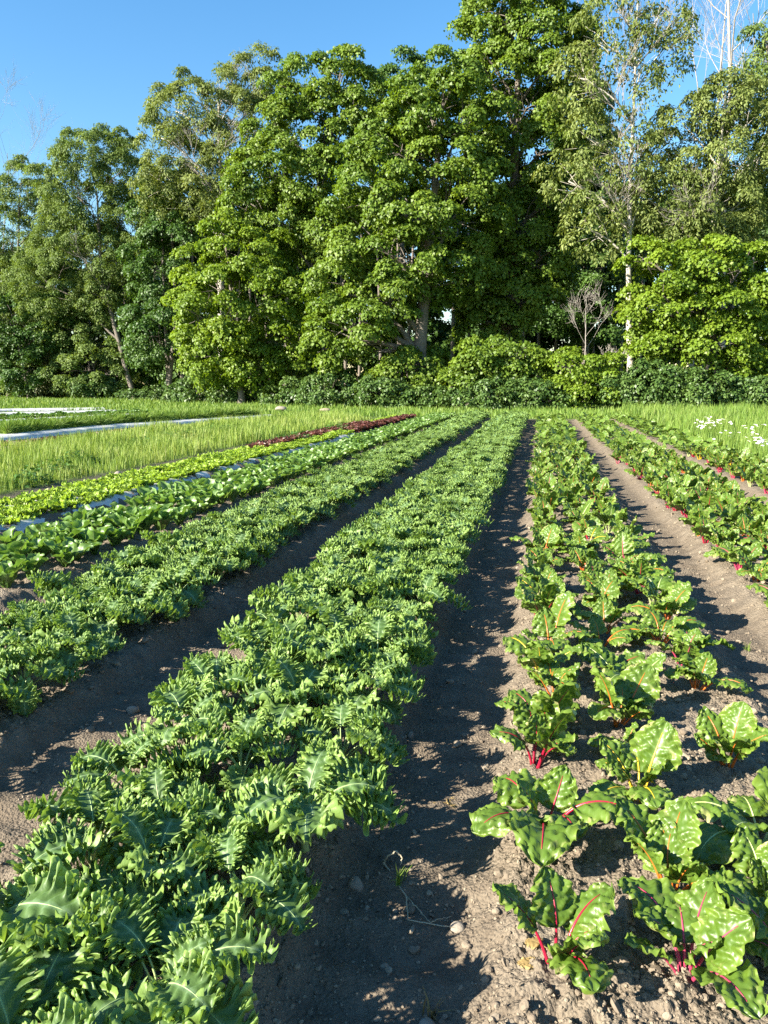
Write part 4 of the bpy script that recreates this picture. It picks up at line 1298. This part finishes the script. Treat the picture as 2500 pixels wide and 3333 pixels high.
# ------------------------------------------------------------------ clods, stones and debris
def clods():
    rng = np.random.default_rng(38)
    L1 = [lump(rng, 2, .48) for _ in range(4)]
    L0 = [lump(rng, 1, .5) for _ in range(6)]
    acc = Acc()
    n = 90000
    r = 1.15 * (11 / 1.15) ** rng.uniform(0, 1, n) ** 0.9
    a = np.radians(rng.uniform(-44, 24, n))
    X, Y = r * np.sin(a), r * np.cos(a)
    z, path, soil = shape(X, Y)
    clump = noise2(X * 3.1, Y * 3.1, 21) + 0.5 * noise2(X * 8, Y * 8, 22)
    keep = (soil > .5) & (rng.uniform(0, 1, n) < (0.9 - 0.55 * path) * np.clip(0.65 + clump * 1.0, 0.15, 1))
    X, Y, r, path = X[keep], Y[keep], r[keep], path[keep]
    Z = terrain(X, Y)
    size = np.minimum(0.0028 * np.exp(rng.normal(0, .6, len(X))) * (0.75 + 0.16 * r), 0.022)
    for x, y, zz, s in zip(X, Y, Z, size):
        big = s / math.hypot(x, y) > 0.004
        V, F = (L1 if big else L0)[rng.integers(4)]
        c, sn = math.cos(rng.uniform(0, 6.28)), 0
        ang = rng.uniform(0, 6.28)
        c, sn = math.cos(ang), math.sin(ang)
        Rm = np.array([[c, -sn, 0], [sn, c, 0], [0, 0, 1]])
        acc.add(V * s @ Rm.T + np.array([x, y, zz + s * 0.25]), [F])
    o = obj('soil_clods', acc.build('soil_clods', [M['clod']], False))
    tag(o, 'loose crumbly soil clods on beds and paths', kind='stuff')
clods()

def stones():
    rng = np.random.default_rng(39)
    for px, py, s, mat, label in ((1491, 2997, .030, 'stone', 'round grey stone on the bare path by the nearest chard'), (1160, 2857, .036, 'stone', 'brownish stone at the kale edge of the bare path'),
                                  (880, 3095, .034, 'stone', 'flat-faced stone at the foot of the nearest path-edge kale'), (1390, 3310, .035, 'stone', 'pale stone at the bottom border below the nearest red chard'),
                                  (1885, 2740, .022, 'stone', 'small pale stone in the chard bed between red and yellow chard'), (2010, 2810, .026, 'stone', 'rounded clod-like stone beside the yellow-stalked chard'),
                                  (1335, 2365, .034, 'stone', 'angular stone on the shoulder of the kale bed'), (690, 2183, .032, 'stone', 'pale stone in the shaded furrow between the kale beds'), (640, 2190, .026, 'stone', 'pebble-sized stone next to the pale furrow stone'),
                                  (430, 2300, .045, 'stone', 'largest flat stone in the shaded furrow between the kale beds'),
                                  (385, 1550, .15, 'stone', 'brownish field stone on the soil edge below the grass strip')):
        V, F = lump(rng, 3, .3)
        s *= 0.72
        x, y = gp(px, py, 0.0)
        o = obj('field_stone', mesh('field_stone', V * s, [F], [M[mat]]), None, (x, y, tz(x, y) + s * .3), (0, 0, rng.uniform(0, 6)))
        tag(o, label, 'stone')
    for px, py, s, mat, label in ((1058, 1336, .24, 'stone_pale', 'pale tan boulder lying in the headland grass before the domed shrub'), (915, 1331, .28, 'stone', 'flat grey boulder in the headland grass before the shrubs')):
        V, F = lump(rng, 3, .2)
        x, y = gp(px, py, 0.20)
        o = obj('boulder', mesh('boulder', V * s * np.array([1.3, .8, .75]), [F], [M[mat]]), None, (x, y, .22), (0, 0, 0.2))
        tag(o, label, 'boulder')
stones()

def debris():
    rng = np.random.default_rng(40)
    M['straw'] = plain_mat('dry_stalk', (0.30, 0.25, 0.16), (0.46, 0.40, 0.28), 0.8)
    def lay(pix, h=0.012):
        P = []
        for px, py, dz in pix:
            x, y = gp(px, py, dz)
            P.append((x, y, max(tz(x, y), -0.2) + dz * 0 + h + dz))
        return np.array(P)
    def smooth(P, n=24):
        t = np.linspace(0, 1, len(P))
        q = np.linspace(0, 1, n)
        return np.stack([np.interp(q, t, P[:, i]) for i in range(3)], 1) + rng.normal(0, .0012, (n, 3))
    root = tag(obj('dry_weed', None, loc=(0, 0, 0)), 'dried pale weed stalk curling over the bare path by the kale', 'dry stalk')
    base = lay([(1250, 2790, .0), (1262, 2770, .03), (1290, 2755, .05), (1310, 2780, .03), (1305, 2800, .01)])
    root.location = base[0]
    obj('stalk', mesh('stalk', *tube(smooth(base) - base[0], np.linspace(.0035, .002, 24), 5), [M['straw']]), root)
    b2 = lay([(1250, 2790, .0), (1320, 2890, .004), (1330, 2980, .006), (1480, 3000, .004)])
    obj('stalk', mesh('stalk', *tube(smooth(b2) - base[0], np.linspace(.003, .0015, 24), 5), [M['straw']]), root)
    b3 = lay([(1320, 2890, .004), (1400, 2985, .008), (1470, 2955, .01)])
    obj('stalk', mesh('stalk', *tube(smooth(b3) - base[0], np.linspace(.002, .001, 24), 4), [M['straw']]), root)
    def flat_leaf(name, px, py, mat, label, cat, kind, sc, rz, tilt=1.15, i=0, h=.01):
        (V, F, e, v), (sv, sf) = LIB[kind, 1][i]
        x, y = gp(px, py)
        acc = Acc()
        acc.add(V, [F], 0, edge=e, vein=v)
        acc.add(sv, sf, 0)
        o = obj(name, acc.build(name, [M[mat]]), None, (x, y, tz(x, y) + h), (0, tilt, rz), sc)
        tag(o, label, cat)
    flat_leaf('fallen_leaf', 1110, 2600, 'yellowed', 'yellowing young kale leaf on the soil at the kale bed edge', 'leaf', 'kale', .45, 1.0, 1.0, 1)
    flat_leaf('fallen_leaf', 1790, 3215, 'withered', 'withered tan leaf lying beside the nearest red chard', 'leaf', 'chard', .3, 3.4, 1.2, 2)
    flat_leaf('fallen_leaf', 1800, 3190, 'withered', 'crisp yellow-brown leaf drooping behind the nearest red chard', 'leaf', 'chard', .3, 2.6, .9, 0)
    flat_leaf('fallen_leaf', 1410, 2590, 'withered', 'flat dry brown leaf pressed into the bare path', 'leaf', 'chard', .5, 0.4, 1.45, 3, .006)
    flat_leaf('fallen_leaf', 275, 2290, 'yellowed', 'yellow leaf on the furrow soil under the second kale bed', 'leaf', 'kale', .4, 2.0, 1.2, 3)
    for px, py, label in ((1405, 3260, 'withered reddish seedling on the bare path at the bottom border'), (1300, 2860, 'tiny grass seedling beside the dried weed stalk'), (2170, 1990, 'lone pale grass seedling in the path between chard beds'), (2435, 2110, 'thin green weed seedling beside the outer chard line')):
        x, y = gp(px, py)
        n = 14
        P = np.tile([[0, 0, -0.01]], (n, 1)) + rng.normal(0, .006, (n, 3)) * np.array([1, 1, 0])
        V, F = grass_geo(P, rng.uniform(.03, .09, n), np.full(n, .006), rng, 0.9)
        tag(obj('weed_seedling', mesh('weed_seedling', V, F, [M['withered'] if 'withered' in label else M['grass']]), None, (x, y, tz(x, y))), label, 'seedling')
debris()
